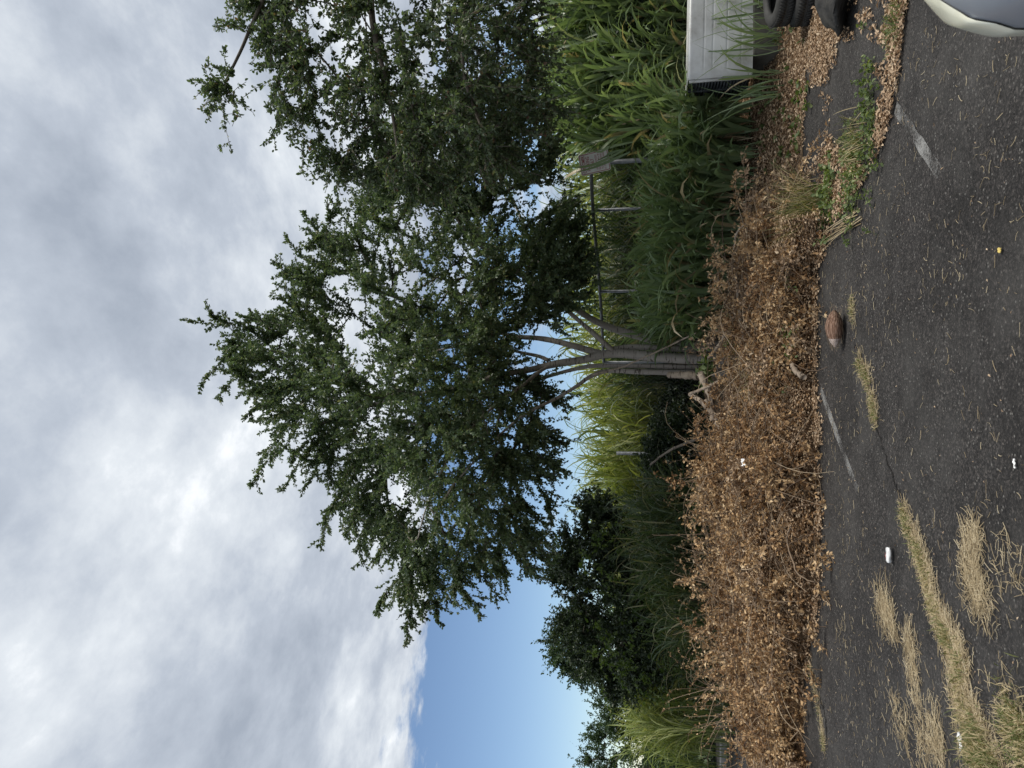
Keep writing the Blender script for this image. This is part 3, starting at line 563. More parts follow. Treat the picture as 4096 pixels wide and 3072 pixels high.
shrub('broadleaf_vine_shrub', 'round leaved vine tangle in the grass above the white cabinet', (5.0, 11.4, 1.7), (1.0, .6, 1.0), 240, 26, M_leaf_dark, (0.08, 0.13))

nf_ = 64000; fxx = rng.uniform(-34, 24, nf_); top_ = 1.5 + .7 * vnoise(fxx * .35, fxx * 0, 51) + .5 * vnoise(fxx * 1.3, fxx * 0, 52) + sstep(-10.5, -8.6, fxx) * .9; fzz = rng.uniform(0, 1, nf_) ** .8 * top_; fyy = 27 + rng.normal(size=nf_) * .9 - (fzz < 1.5) * .3
V, F = kites(np.stack([fxx, fyy, fzz], -1), rv(nf_), nz(rv(nf_) + [0, -.4, .5]), rng.uniform(.10, .24, nf_), rng.uniform(.07, .15, nf_), .2)
link('far_wood', mesh('far_wood', V, F, M_leaf_far), label='far off line of green trees closing the view behind the grass', cat='trees', kind='stuff')
# ------------------------------------------------------------------ tall cane grass
def cane_grass(xy, h, mat, nb, L=(0.7, 1.2), W=(0.03, 0.05), lean=0.16, bias=None, seg=6, droop=(1.4, 2.9), low=0.15, culm=True):
    """xy (n,2) culm positions, h (n,) culm heights; nb blades each"""
    n = len(xy); z0 = bank(xy[:, 0], xy[:, 1]); az = rng.uniform(0, 2 * math.pi, n); ln = np.abs(rng.normal(size=n)) * lean
    top = np.stack([xy[:, 0] + np.cos(az) * ln * h, xy[:, 1] + np.sin(az) * ln * h, z0 + h * np.sqrt(np.maximum(0.2, 1 - ln ** 2))], -1)
    bot = np.stack([xy[:, 0], xy[:, 1], z0], -1)
    ci = np.repeat(np.arange(n), nb); f = rng.uniform(low, 1.0, len(ci)) ** 0.75
    p = bot[ci] + (top - bot)[ci] * f[:, None]; a = az[ci] + rng.normal(size=len(ci)) * 1.2
    if bias is not None:
        a = np.where(rng.uniform(size=len(ci)) < bias[1], bias[0] + rng.normal(size=len(ci)) * 0.55 + math.pi * (rng.uniform(size=len(ci)) < .25), a)
    e0 = R(78) + rng.normal(size=len(ci)) * 0.16; k = rng.uniform(*droop, len(ci)) * rng.uniform(.55, 1, len(ci))
    l = rng.uniform(*L, len(ci)) * (0.65 + 0.35 * np.sin(f * 2.6)); w = rng.uniform(*W, len(ci))
    m_ = MB(); m_.add(*blades(p, a, e0, k, l, w, seg))
    if culm:
        mid = (bot + top) / 2 + rng.normal(size=(n, 3)) * 0.02
        m_.add(*tubes(np.stack([bot, mid, top], 1), np.tile([.008, .007, .004], (n, 1)), 3))
    return m_
def in_ground(poly, n): return sample_poly(poly, n)
bz = lambda p: bank(p[:, 0], p[:, 1])
# right-hand wall, in front of and around the fence
gp = [(0.75, 11.6), (1.2, 10.7), (2.0, 10.1), (3.0, 9.9), (3.6, 9.95), (3.7, 11.2), (3.45, 11.6), (2.6, 11.9), (1.6, 12.6), (0.9, 13.0)]
xy = in_ground(gp, 600); hh = rng.uniform(0.3, 0.92, len(xy)) * (0.85 + 0.06 * (xy[:, 1] - 10))
m1_ = cane_grass(xy, hh, M_grass, 8, L=(.65, 1.15), W=(.045, .078), bias=(R(-95), .68))
link('tall_grass', m1_.me('tall_grass', M_grass), label='wall of tall arching cane grass between the tree trunks and the tilted sign', cat='grass', kind='stuff')
gp2 = [(3.7, 11.0), (4.4, 10.9), (8.5, 10.9), (9.5, 13.5), (4.0, 13.5), (3.6, 12.0)]
xy = in_ground(gp2, 620); hh = rng.uniform(1.4, 2.6, len(xy)); hh = np.where(xy[:, 0] / xy[:, 1] < .345, np.minimum(hh, .9), hh)
m2_ = cane_grass(xy, hh, M_grass, 9, L=(.8, 1.4), W=(.05, .085), bias=(R(-95), .6))
xy = in_ground([(3.55, 9.95), (4.3, 10.6), (6.5, 10.9), (6.5, 11.3), (3.9, 11.3)], 150); m2b = cane_grass(xy, rng.uniform(.6, 1.5, 150), M_grass, 8, W=(.045, .07), bias=(R(-95), .6))
m2_.V += m2b.V; m2_.F += [f + m2_.n for f in m2b.F]; m2_.n += m2b.n
link('tall_grass', m2_.me('tall_grass', M_grass), label='taller cane grass crowding behind and over the white cabinet', cat='grass', kind='stuff')
xy = in_ground([(0.7, 11.3), (1.1, 10.35), (2.0, 9.85), (3.0, 9.6), (3.8, 9.6), (3.8, 9.95), (3.0, 10.0), (2.1, 10.3), (1.3, 10.9)], 150)
mf_ = cane_grass(xy, rng.uniform(.25, .8, len(xy)) * (.9 + .1 * xy[:, 0] / 3), M_grass, 7, L=(.7, 1.2), W=(.055, .09), bias=(R(-95), .8), low=.05)
link('tall_grass', mf_.me('tall_grass', M_grass), label='front row of broad grass blades spilling forward over the leaf litter', cat='grass', kind='stuff')
xy = in_ground([(0.8, 11.3), (1.2, 10.5), (2.0, 9.95), (3.0, 9.75), (3.7, 9.8), (3.9, 10.6), (2.5, 10.9), (1.2, 11.9)], 130)
mt_ = cane_grass(xy, rng.uniform(.1, .35, len(xy)), M_straw, 6, L=(.3, .8), W=(.008, .02), bias=(R(-90), .5), droop=(.8, 2.6), low=.0, culm=False)
link('dry_thatch', mt_.me('dry_thatch', M_straw), label='dry thatch of dead stems at the base of the tall grass', cat='dry grass', kind='stuff')
xy = np.c_[rng.uniform(3.35, 5.4, 34), rng.uniform(8.72, 8.86, 34)]
mc_ = cane_grass(xy, rng.uniform(.1, .45, 34), M_grass, 3, L=(.6, 1.1), W=(.012, .034), lean=.3, bias=(R(100), .3), droop=(.5, 2.2), low=.0)
link('grass_stalks', mc_.me('grass_stalks', M_grass), label='thin grass stalks standing in front of the white cabinet', cat='grass', kind='stuff')
# grass behind the fence, its sunlight painted into the blades
xy = in_ground([(1.0, 15.2), (4.2, 13.6), (10.5, 14.2), (12, 19), (1.0, 20), (-.6, 17.6)], 620)
m3_ = cane_grass(xy, rng.uniform(1.7, 2.9, len(xy)), M_grass_lit_tint, 10, L=(.7, 1.2), W=(.035, .06), seg=5, low=.12)
link('tall_grass', m3_.me('tall_grass', M_grass_lit_tint), label='bright yellow-green cane grass beyond the wire fence at the right', cat='grass', kind='stuff')
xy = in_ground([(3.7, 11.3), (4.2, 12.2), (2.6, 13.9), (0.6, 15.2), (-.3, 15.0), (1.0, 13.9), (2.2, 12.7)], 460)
m8_ = cane_grass(xy, rng.uniform(.7, 1.75, len(xy)), M_grass_shade_tint, 9, L=(.6, 1.1), W=(.03, .05), seg=5, low=.05)
link('tall_grass', m8_.me('tall_grass', M_grass_shade_tint), label='darker grass pressed against the back of the wire fence right of the trunks', cat='grass', kind='stuff')
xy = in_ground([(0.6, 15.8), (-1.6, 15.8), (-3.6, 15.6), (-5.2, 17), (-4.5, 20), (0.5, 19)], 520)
m4_ = cane_grass(xy, rng.uniform(1.2, 2.5, len(xy)), M_grass_lit_tint, 8, L=(.7, 1.2), seg=5, low=.3)
link('tall_grass', m4_.me('tall_grass', M_grass_lit_tint), label='bright cane grass beyond the fence, left of the trunks', cat='grass', kind='stuff')
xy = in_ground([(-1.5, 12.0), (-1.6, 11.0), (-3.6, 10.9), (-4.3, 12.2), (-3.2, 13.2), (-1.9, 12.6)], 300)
m5_ = cane_grass(xy, rng.uniform(.5, 1.5, len(xy)) * (0.6 + .14 * (xy[:, 1] - 10)), M_grass_shade_tint, 8, L=(.6, 1.1), W=(.018, .035), low=.05)
link('tall_grass', m5_.me('tall_grass', M_grass_shade_tint), label='grass painted in shade tones standing behind the dead brush heap, left of the trunks', cat='grass', kind='stuff')
xy = G(2870, 2730)[:2]; cc = np.array([P(2800, 2730, 15.2)[0], 15.2])
xy = cc + rng.normal(size=(360, 2)) * [.68, .5]
m6_ = cane_grass(xy, rng.uniform(.8, 1.95, 360), M_grass_lit_tint, 9, L=(.7, 1.2), W=(.02, .035), seg=6, low=.1)
link('grass_clump', m6_.me('grass_clump', M_grass_lit_tint), label='bright fountain shaped clump of tall grass left of the dark tree', cat='grass clump')
xy = np.array([P(2800, 2500, 13.2)[0], 13.0]) + rng.normal(size=(150, 2)) * [.5, .3]
m7_ = cane_grass(xy, rng.uniform(.5, 1.1, 150), M_grass_shade_tint, 9, L=(.6, 1.0), W=(.02, .035), low=.05)
link('grass_clump', m7_.me('grass_clump', M_grass_shade_tint), label='darker low grass clump in front of the dark tree', cat='grass clump')

# ------------------------------------------------------------------ chain-link fence
FZ = 2.44
fpix = [(2372, 640), (2400, 1020), (2435, 1190), (2470, 1370), (2490, 1815)]
fpts = [np.array([3.35, 10.8]), np.array([1.85, 12.35]), np.array([1.25, 13.0]), np.array([0.45, 13.85]), np.array([-1.55, 15.9])]
fence = empty('chain_link_fence', (fpts[0][0], fpts[0][1], 0.25), 'tall chain link fence with pipe rail behind the tree and grass', 'fence')
def ftop(x, y): return 2.50 + 0.0 * x
postpts = [(3.35, 10.8), (2.77, 11.37), (1.63, 12.6), (0.42, 13.85), (-1.34, 13.9)]
for i, (x, y) in enumerate(postpts):
    V, F = tubes(np.array([[[x, y, 0.0], [x, y, 1.2], [x, y, ftop(x, y) + (.02 if i == 0 else -.26 if i == 4 else -.04)]]]), np.full((1, 3), .035 if i in (0, 4) else .026), 10, True)
    po = link('post', mesh('post', V, F, M_galv, True), parent=fence)
rp = np.array([[x, y, ftop(x, y) - .02 + .015 * math.sin(i * 2.1)] for i, (x, y) in enumerate(postpts)])
V, F = tubes(smooth_line(rp[:4], 24)[None], np.full((1, 24), .028), 10, True); link('top_rail', mesh('top_rail', V, F, M_rail, True), parent=fence)
def chain(p0, p1, ztop, zbot=0.25, s=0.07, r=0.0024):
    p0 = np.array(p0); p1 = np.array(p1); L = np.linalg.norm(p1 - p0); d = (p1 - p0) / L; nrm = np.array([d[1], -d[0]]); n = int(L / s); k = int((ztop - zbot) / (s / 1.0) * 1) * 1 + 1
    z = zbot + np.arange(k) * s; pts = []
    for i in range(n):
        off = np.where(np.arange(k) % 2 == 0, 0, s) + i * s; dep = np.where((np.arange(k)) % 2 == 0, .004, -.004)
        q = p0[None] + d[None] * off[:, None] + nrm[None] * dep[:, None]
        pts.append(np.c_[q, z])
    return tubes(np.array(pts), np.full((n, k), r), 3)
for a, b in zip(postpts[:-1], postpts[1:]):
    V, F = chain(a, b, ftop(*a) - .03); link('wire_mesh', mesh('wire_mesh', V, F, M_wire), parent=fence)

# ------------------------------------------------------------------ tilted parking sign on the fence post
M_sign = noisemat('faded_sign_white', [(0.3, (0.55, 0.55, 0.53)), (0.7, (0.70, 0.70, 0.68))], 9, 6, 0.45)
M_red = plain('faded_sign_red', (0.28, 0.035, 0.035), 0.5)
sc_ = P(2378, 650, 10.62)
sign = empty('parking_sign', tuple(sc_), 'white parking notice with red border and lettering, tilted on the fence post', 'sign')
sign.rotation_euler = (R(90), R(-9.5) * 0, R(-14))
def rrect(w, h, r, n=6):
    pts = []
    for cx, cy, a0 in ((w / 2 - r, h / 2 - r, 0), (-w / 2 + r, h / 2 - r, 90), (-w / 2 + r, -h / 2 + r, 180), (w / 2 - r, -h / 2 + r, 270)):
        for i in range(n + 1): a = R(a0 + 90 * i / n); pts.append((cx + r * math.cos(a), cy + r * math.sin(a)))
    return np.array(pts)
SW, SH = 0.305, 0.445
roll = R(9.5); rot2 = np.array([[math.cos(roll), -math.sin(roll)], [math.sin(roll), math.cos(roll)]])
def sgn(p2, z): return np.c_[p2 @ rot2.T, np.full(len(p2), z)]
o_ = rrect(SW, SH, .03); n_ = len(o_)
V = np.concatenate([sgn(o_, .002), sgn(o_, -.002)]); me = bpy.data.meshes.new('panel')
me.from_pydata(V.tolist(), [], [list(range(n_)), list(range(2 * n_ - 1, n_ - 1, -1))] + [[i, n_ + i, n_ + (i + 1) % n_, (i + 1) % n_] for i in range(n_)]); me.materials.append(M_sign)
link('panel', me, parent=sign, loc=(0, 0, 0))
a_, b_ = rrect(SW - .018, SH - .018, .024), rrect(SW - .036, SH - .036, .017)
V = np.concatenate([sgn(a_, .0045), sgn(b_, .0045)]); F = np.array([[i, (i + 1) % n_, n_ + (i + 1) % n_, n_ + i] for i in range(n_)])
link('border', mesh('border', V, F, M_red), parent=sign, loc=(0, 0, 0))
def text(s, size, x, y, w):
    cu = bpy.data.curves.new('lettering', 'FONT'); cu.body = s; cu.size = size; cu.align_x = 'CENTER'; cu.align_y = 'CENTER'; cu.offset = size * 0.012
    to = bpy.data.objects.new('tmp', cu); C.objects.link(to); bpy.context.view_layer.update()
    me = bpy.data.meshes.new_from_object(to.evaluated_get(bpy.context.evaluated_depsgraph_get())); bpy.data.objects.remove(to)
    co = np.zeros(len(me.vertices) * 3); me.vertices.foreach_get('co', co); co = co.reshape(-1, 3)
    sx = w / max(1e-6, np.ptp(co[:, 0])); q = np.c_[co[:, 0] * sx + x, co[:, 1] + y]; me.vertices.foreach_set('co', sgn(q, .0046).ravel()); me.materials.clear(); me.materials.append(M_red)
    link('lettering', me, parent=sign, loc=(0, 0, 0))
text('CUSTOMER', .070, 0, .158, .245); text('PARKING', .070, 0, .094, .205); text('ONLY', .070, 0, .030, .125)
text('UNAUTHORIZED', .036, 0, -.030, .215); text('VEHICLES WILL BE', .036, 0, -.070, .235); text('TICKETED/TOWED', .036, 0, -.110, .225); text('AT OWNERS EXPENSE', .036, 0, -.150, .25)
for yy in (.195, -.185):
    V, F = tubes(np.array([[[0, 0, .002], [0, 0, .007]]]), np.full((1, 2), .006), 8, True); V = V + np.array([*(rot2 @ np.array([0, yy])), 0]); link('bolt', mesh('bolt', V, F, M_galv), parent=sign, loc=(0, 0, 0))
# grass blades that lie across the sign
fx = [((2300, 690), (2375, 672), (2450, 640), (2520, 610)), ((2270, 670), (2330, 668), (2400, 648), (2500, 600)), ((2390, 645), (2420, 628), (2440, 615), (2490, 600)), ((2355, 608), (2400, 612), (2440, 590), (2530, 570))]
M_front = MB()
for q in fx:
    ln = smooth_line([P(x, y, 10.25) + rng.normal(size=3) * .01 for x, y in q[::-1]], 9); t = np.linspace(0, 1, 9)
    w = .045 * np.minimum(1, .4 + 2 * t) * np.clip(1 - t ** 3, .03, 1); sd3 = nz(np.cross(np.gradient(ln, axis=0), np.array([0, -1.0, .25]))) * w[:, None] / 2
    Vb = np.stack([ln - sd3 + [0, -.008, 0], ln, ln + sd3 + [0, -.008, 0]], 1).reshape(-1, 3); i = np.arange(8)[:, None] * 3
    M_front.add(Vb, np.concatenate([i + np.array([[0, 1, 4, 3]]), i + np.array([[1, 2, 5, 4]])]))
link('grass_blades', M_front.me('grass_blades', M_grass), label='long grass blades bending across the front of the parking sign', cat='grass', kind='stuff')

# ------------------------------------------------------------------ white cabinet in the grass
M_white = noisemat('grimy_white_enamel', [(0.28, (0.30, 0.275, 0.235)), (0.38, (0.47, 0.47, 0.455)), (0.6, (0.64, 0.65, 0.645))], 3.2, 10, 0.38, 0.04, 6, spec=0.5)
M_louv = noisemat('dark_fin_metal', [(0.3, (0.03, 0.035, 0.04)), (0.7, (0.09, 0.10, 0.11))], 8, 5, 0.5, metallic=0.3)
M_base = noisemat('grey_plinth', [(0.3, (0.07, 0.068, 0.06)), (0.7, (0.14, 0.135, 0.12))], 6, 7, 0.85, 0.3, 30)
AD = 8.95
ax0 = P(2900, 305, AD)[0]; az1 = P(2752, 150, AD)[2]; az0 = P(3010, 150, AD)[2]
cab = empty('white_cabinet', (ax0 + .8, AD, .1), 'abandoned white ribbed metal cabinet with dark finned end in the grass', 'cabinet')
def box(x0, x1, y0, y1, z0, z1, bev=0.0):
    if bev <= 0:
        V = np.array([[x, y, z] for x in (x0, x1) for y in (y0, y1) for z in (z0, z1)]); return V, np.array([[0, 1, 3, 2], [4, 6, 7, 5], [0, 4, 5, 1], [2, 3, 7, 6], [0, 2, 6, 4], [1, 5, 7, 3]])
    import bmesh
    bm = bmesh.new(); bmesh.ops.create_cube(bm, size=1.0)
    for v in bm.verts: v.co = Vector((x0 + (v.co.x + .5) * (x1 - x0), y0 + (v.co.y + .5) * (y1 - y0), z0 + (v.co.z + .5) * (z1 - z0)))
    bmesh.ops.bevel(bm, geom=bm.edges[:], offset=bev, segments=3, affect='EDGES', profile=.6); bmesh.ops.triangulate(bm, faces=bm.faces[:])
    V = np.array([v.co[:] for v in bm.verts]); F = np.array([[l.vert.index for l in f.loops] for f in bm.faces]); bm.free(); return V, F
# front panel: profile with pressed horizontal grooves, rounded top lip
prof = []; zs = np.linspace(az0, az1 - .03, 90); gz = [az0 + (az1 - az0) * f for f in (.18, .40, .62, .76)]
for z in zs:
    dpt = sum(math.exp(-((z - g) / .006) ** 2) for g in gz); prof.append((0.0, z, dpt))
prof = np.array(prof); xs = np.array([ax0, ax0 + .02, ax0 + .10, ax0 + .13, ax0 + 1.6]); gm = np.array([0, 0, 0, 1, 1.0])
tilt = lambda x: (x - ax0) * -.02
V = []; 
for xi, x in enumerate(xs):
    for d_, z, gpt in prof: V.append((x, AD + .02 * (xi == 0) + .0055 * gpt * gm[xi], z + tilt(x)))
    for a in np.linspace(0, math.pi / 2, 6)[1:]: V.append((x, AD + .03 * (1 - math.cos(a)) + .02 * (xi == 0), az1 - .03 + .03 * math.sin(a) + tilt(x)))
    V.append((x, AD + .7, az1 + tilt(x)))
k_ = len(prof) + 6; F = [[i * k_ + j, (i + 1) * k_ + j, (i + 1) * k_ + j + 1, i * k_ + j + 1] for i in range(4) for j in range(k_ - 1)]
link('front_panel', mesh('front_panel', V, F, M_white, True), parent=cab)
V, F = box(ax0 + .03, ax0 + 1.6, AD + .05, AD + .68, az0, az1 - .06); link('body', mesh('body', V, F, M_louv), parent=cab)
for i in range(17):
    z = az0 + .05 + i * (az1 - az0 - .12) / 17; V, F = box(ax0 - .02, ax0 + .03, AD + .05, AD + .62, z, z + .014); V[:, 2] += np.where(V[:, 0] < ax0, -.012, 0)
    link('fin', mesh('fin', V, F, M_louv), parent=cab)
for yy in (AD + .06, AD + .36, AD + .66):
    V, F = box(ax0 - .024, ax0 + .02, yy - .018, yy + .018, az0, az1 - .015, .006); link('end_rail', mesh('end_rail', V, F, M_white if yy < AD + .1 else M_louv), parent=cab)
V, F = box(ax0 + .22, ax0 + 1.62, AD - .04, AD + .66, 0.02, az0 - .005, .02); link('plinth', mesh('plinth', V, F, M_base), parent=cab)

# ------------------------------------------------------------------ tyres, dark bundle, rubber strip at the right edge
M_rub = noisemat('dusty_rubber', [(0.3, (0.016, 0.016, 0.016)), (0.7, (0.05, 0.049, 0.046))], 7, 7, 0.75, 0.1, 40)
def lathe(prof, n, c=(0, 0, 0)):
    prof = np.asarray(prof, float); th = np.linspace(0, 2 * math.pi, n, endpoint=False); k = len(prof)
    V = np.stack([prof[None, :, 0] * np.cos(th)[:, None], prof[None, :, 0] * np.sin(th)[:, None], np.broadcast_to(prof[None, :, 1], (n, k))], -1).reshape(-1, 3) + np.array(c)
    i = np.arange(n)[:, None] * k; i2 = ((np.arange(n) + 1) % n)[:, None] * k; j = np.arange(k - 1)[None]
    return V, np.stack([i + j, i2 + j, i2 + j + 1, i + j + 1], -1).reshape(-1, 4)
def tyre(name, label, c, tiltv, R0=.31, w=.19, group='old tyres stacked at the right'):
    ob = empty(name, c, label, 'tyre', group); ob.rotation_euler = tiltv
    pr = [(R0 * .58, -w * .36), (R0 * .62, -w * .46), (R0 * .8, -w * .52), (R0 * .94, -w * .46), (R0 * .985, -w * .36), (R0 * .985, w * .36), (R0 * .94, w * .46), (R0 * .8, w * .52), (R0 * .62, w * .46), (R0 * .58, w * .36), (R0 * .6, w * .2), (R0 * .86, 0.05), (R0 * .86, -.05), (R0 * .6, -w * .2), (R0 * .58, -w * .36)]
    V, F = lathe(pr, 48); link('carcass', mesh('carcass', V, F, M_rub, True), parent=ob, loc=(0, 0, 0))
    m_ = MB()
    for i in range(64):
        a = i * 2 * math.pi / 64
        for s in (-1, 1):
            V, F = box(R0 * .98, R0 * 1.0, -.011, .011, .012 if s > 0 else -w * .40, w * .40 if s > 0 else -.012)
            V[:, 1] += V[:, 2] * .35 * s; c_, s_ = math.cos(a), math.sin(a); m_.add(V @ np.array([[c_, s_, 0], [-s_, c_, 0], [0, 0, 1]]), F)
    link('tread', m_.me('tread', M_rub), parent=ob, loc=(0, 0, 0)); return ob
tyre('tyre', 'black tyre lying flat on top of the other tyre', (3.98, 7.62, .30), (R(5), R(-6), .3))
tyre('tyre', 'lower black tyre of the pair, half buried in leaves', (3.94, 7.55, .09), (R(2), 0, 1.1), R0=.32)
M_bag = noisemat('black_plastic', [(0.3, (0.012, 0.012, 0.013)), (0.7, (0.06, 0.057, 0.052))], 6, 8, 0.6, 1.0, 12)
def lump(c, rad, seed, n=28, m=18, amp=.25):
    th = np.linspace(0, 2 * math.pi, n, endpoint=False); ph = np.linspace(0.02, math.pi - .02, m); T_, Ph = np.meshgrid(th, ph, indexing='ij')
    d = np.stack([np.cos(T_) * np.sin(Ph), np.sin(T_) * np.sin(Ph), np.cos(Ph)], -1); r = 1 + amp * (vnoise(d[..., 0] * 2.3 + 9, d[..., 1] * 2.3 + d[..., 2] * 2.7, seed) - .5) * 2 + amp * .5 * (vnoise(d[..., 0] * 6 + 9, d[..., 1] * 6 + d[..., 2] * 5, seed + 1) - .5)
    V = (d * r[..., None] * np.array(rad)).reshape(-1, 3) + np.array(c); i = np.arange(n)[:, None] * m; i2 = ((np.arange(n) + 1) % n)[:, None] * m; j = np.arange(m - 1)[None]
    return V, np.stack([i + j, i + j + 1, i2 + j + 1, i2 + j], -1).reshape(-1, 4)
bc = G(3440, 0); V, F = lump((bc[0] + .36, bc[1] + .22, .10), (.40, .28, .14), 4, amp=.35)
link('plastic_bundle', mesh('plastic_bundle', V, F, M_bag, True), label='crumpled black plastic bundle in dead leaves below the tyres', cat='bundle')
a = G(3110, 130); b = G(3120, 262); V, F = box(b[0], a[0] + .1, a[1] - .12, a[1] + .14, .006, .035, .008); link('rubber_mat', mesh('rubber_mat', V, F, M_rub), label='flat strip of black rubber lying beside the tyres', cat='mat')

# ------------------------------------------------------------------ heap of dead brush
hy = np.array([860, 1000, 1100, 1250, 1400, 1550, 1700, 1850, 2000, 2150, 2300, 2450, 2600, 2750, 2900, 3072, 3250])
hf = np.array([3330, 3290, 3265, 3262, 3265, 3262, 3270, 3272, 3275, 3278, 3276, 3262, 3235, 3215, 3215, 3225, 3230])      # front foot (photo x)
hc = np.array([3090, 2980, 2935, 2922, 2925, 2918, 2892, 2852, 2845, 2848, 2850, 2858, 2900, 2965, 3000, 3025, 3035])      # crest (photo x)
hw = np.array([0.8, 1.5, 1.9, 2.0, 2.0, 1.9, 1.9, 1.9, 2.0, 2.1, 2.1, 2.0, 1.8, 1.5, 1.3, 1.2, 1.2])
def heap_pt(y, t, lift=0.0):
    """y photo row along the heap, t 0 front foot .. 1 crest .. 1.9 back foot"""
    xf = np.interp(y, hy, hf); xc = np.interp(y, hy, hc); w = np.interp(y, hy, hw)
    b = (1536 - y) / 4.0; a = (xf - 2048) / 4.0
    r = np.stack([b, FPX * cp + a * sp, FPX * sp - a * cp], -1); f = r * (-CAMH / r[..., 2:3]) + np.array([0, 0, CAMH])
    D = f[..., 1] + w; a2 = (xc - 2048) / 4.0; r2 = np.stack([b, FPX * cp + a2 * sp, FPX * sp - a2 * cp], -1); c = r2 * (D / r2[..., 1])[..., None] + np.array([0, 0, CAMH])
    zc = np.maximum(c[..., 2], .12)
    yy = f[..., 1] + w * t; scale = yy / f[..., 1]; xx = f[..., 0] * scale
    tt = np.clip(t, 0, 2)
    h = zc * np.where(tt < 1, np.sin(np.clip(tt, 0, 1) * math.pi / 2) ** 0.72, np.cos((tt - 1) * math.pi / 2 * .95) ** .8)
    h = h * (1.14 - .58 * vnoise(xx * 1.9, yy * 1.9, 12) * np.minimum(1, tt * 2)) + .16 * (vnoise(xx * 4.5, yy * 4.5, 13) - .45) * np.minimum(1, tt * 3)
    return np.stack([xx, yy, np.maximum(h, 0.01) + lift], -1)
Yg, Tg = np.meshgrid(np.linspace(880, 3250, 150), np.linspace(0.02, 1.95, 44), indexing='ij')
V = heap_pt(Yg, Tg, -0.07); V[..., 2] = np.maximum(V[..., 2], -.02); i = np.arange(149)[:, None] * 44; j = np.arange(43)[None]
heap = empty('brush_heap', (-1.0, 8.3, 0), 'long heap of dead brown brush and leaves along the lot edge', 'brush heap')
link('underlayer', mesh('underlayer', V.reshape(-1, 3), np.stack([i + j, i + j + 1, i + 44 + j + 1, i + 44 + j], -1).reshape(-1, 4), M_heap, True), parent=heap)
ns = 4200
yy = rng.uniform(900, 3240, ns); tt = rng.uniform(0.0, 1.6, ns) ** .9
hp = heap_pt(yy, tt, -0.05); dirs = nz(rv(ns) * [1, 1, .5] + np.array([0, -.3, .1]))
hs = shoots_from(hp, dirs, rng.uniform(.12, .32, ns), 5, rng.uniform(-.1, .6, ns), .25)
mb = MB(); mb.add(*leaves_on(hs, 14, (0.026, 0.055), 0.52, 1.0, up=.3, fold=.35)); link('dead_leaves', mb.me('dead_leaves', M_dead_brown), parent=heap, kind='stuff')
# whole dead boughs thrown on the heap: a stem with side shoots, each bough of one shade
nbg = 700; tcen = rng.uniform(.12, 1.25, nbg); bp_ = heap_pt(rng.uniform(930, 3220, nbg), tcen, .0); bd = nz(rv(nbg) * [1, .55, .12] + np.array([0, -.22, .06]))
bl = rng.uniform(.4, 1.1, nbg); bst = shoots_from(bp_, bd, bl, 10, rng.uniform(.05, .4, nbg), .22)
# keep the stems close to the heap's skin
bst[..., 2] = np.maximum(bst[..., 2], .03)
V, F = tubes(bst, np.linspace(.007, .002, 10)[None] * rng.uniform(.6, 1.3, (nbg, 1)), 4); link('boughs', mesh('boughs', V, F, M_twig), parent=heap, kind='stuff')
shade = rng.choice(3, nbg, p=[.45, .18, .37])
for q_, mt in enumerate((M_dead, M_dead_pale, M_dead_brown)):
    sub_ = bst[shade == q_]; k9 = 13; si_ = np.repeat(np.arange(len(sub_)), k9); ti_ = rng.integers(1, 9, len(si_)); b0 = sub_[si_, ti_]; tn = nz(sub_[si_, ti_ + 1] - sub_[si_, ti_ - 1])
    ss_ = shoots_from(b0, nz(tn * .7 + rv(len(si_)) * [.9, .9, .6] + [0, -.15, .15]), rng.uniform(.08, .26, len(si_)), 5, rng.uniform(-.1, .5, len(si_)), .2)
    mb = MB(); mb.add(*leaves_on(ss_, 9, (.028, .058), .55, .9, up=.3, fold=.35, hug=.7)); link('dead_leaves', mb.me('dead_leaves', mt), parent=heap, kind='stuff')
    V, F = tubes(ss_, np.tile([.003, .0026, .0022, .0018, .0012], (len(ss_), 1)), 3); link('twigs', mesh('twigs', V, F, M_twig), parent=heap, kind='stuff')
# longer bare stems arching through the heap
nb_ = 900; p = heap_pt(rng.uniform(1000, 3200, nb_), rng.uniform(.1, 1.3, nb_), .05); q = shoots_from(p, nz(rv(nb_) * [1, .7, .3] + [0, -.1, .12]), rng.uniform(.4, 1.1, nb_), 8, rng.uniform(.1, .5, nb_), .35)
V, F = tubes(q, np.linspace(.005, .0018, 8)[None] * rng.uniform(.6, 1.5, (nb_, 1)), 4); link('bare_stems', mesh('bare_stems', V, F, M_twig), parent=heap, kind='stuff')
# sprays that stick up or out over the asphalt
SPR = [((2725, 2330), (2830, 2290), 8.6), ((2760, 1990), (2850, 2010), 8.8), ((2765, 2560), (2860, 2480), 8.6), ((2770, 2100), (2830, 2080), 8.7), ((2820, 2640), (2880, 2570), 8.4), ((3345, 2190), (3220, 2280), 7.0), ((3372, 2220), (3250, 2300), 6.8), ((3350, 2390), (3260, 2350), 6.9), ((3340, 2600), (3230, 2480), 7.0), ((3310, 2740), (3220, 2640), 7.2), ((2860, 1130), (2930, 1150), 8.2), ((2845, 1050), (2920, 1060), 8.3), ((2990, 2950), (3060, 2900), 8.3), ((2960, 2830), (3020, 2800), 8.5), ((2920, 2760), (3000, 2740), 8.5), ((2760, 1850), (2830, 1870), 8.9)]
for q in range(70):
    y_ = rng.uniform(1000, 3180); w_ = heap_pt(np.array(y_), np.array(rng.uniform(.55, 1.15)), .0); SPR.append(None if False else (w_ + np.array([rng.normal() * .22, rng.normal() * .12, rng.uniform(.12, .42)]), w_, None))
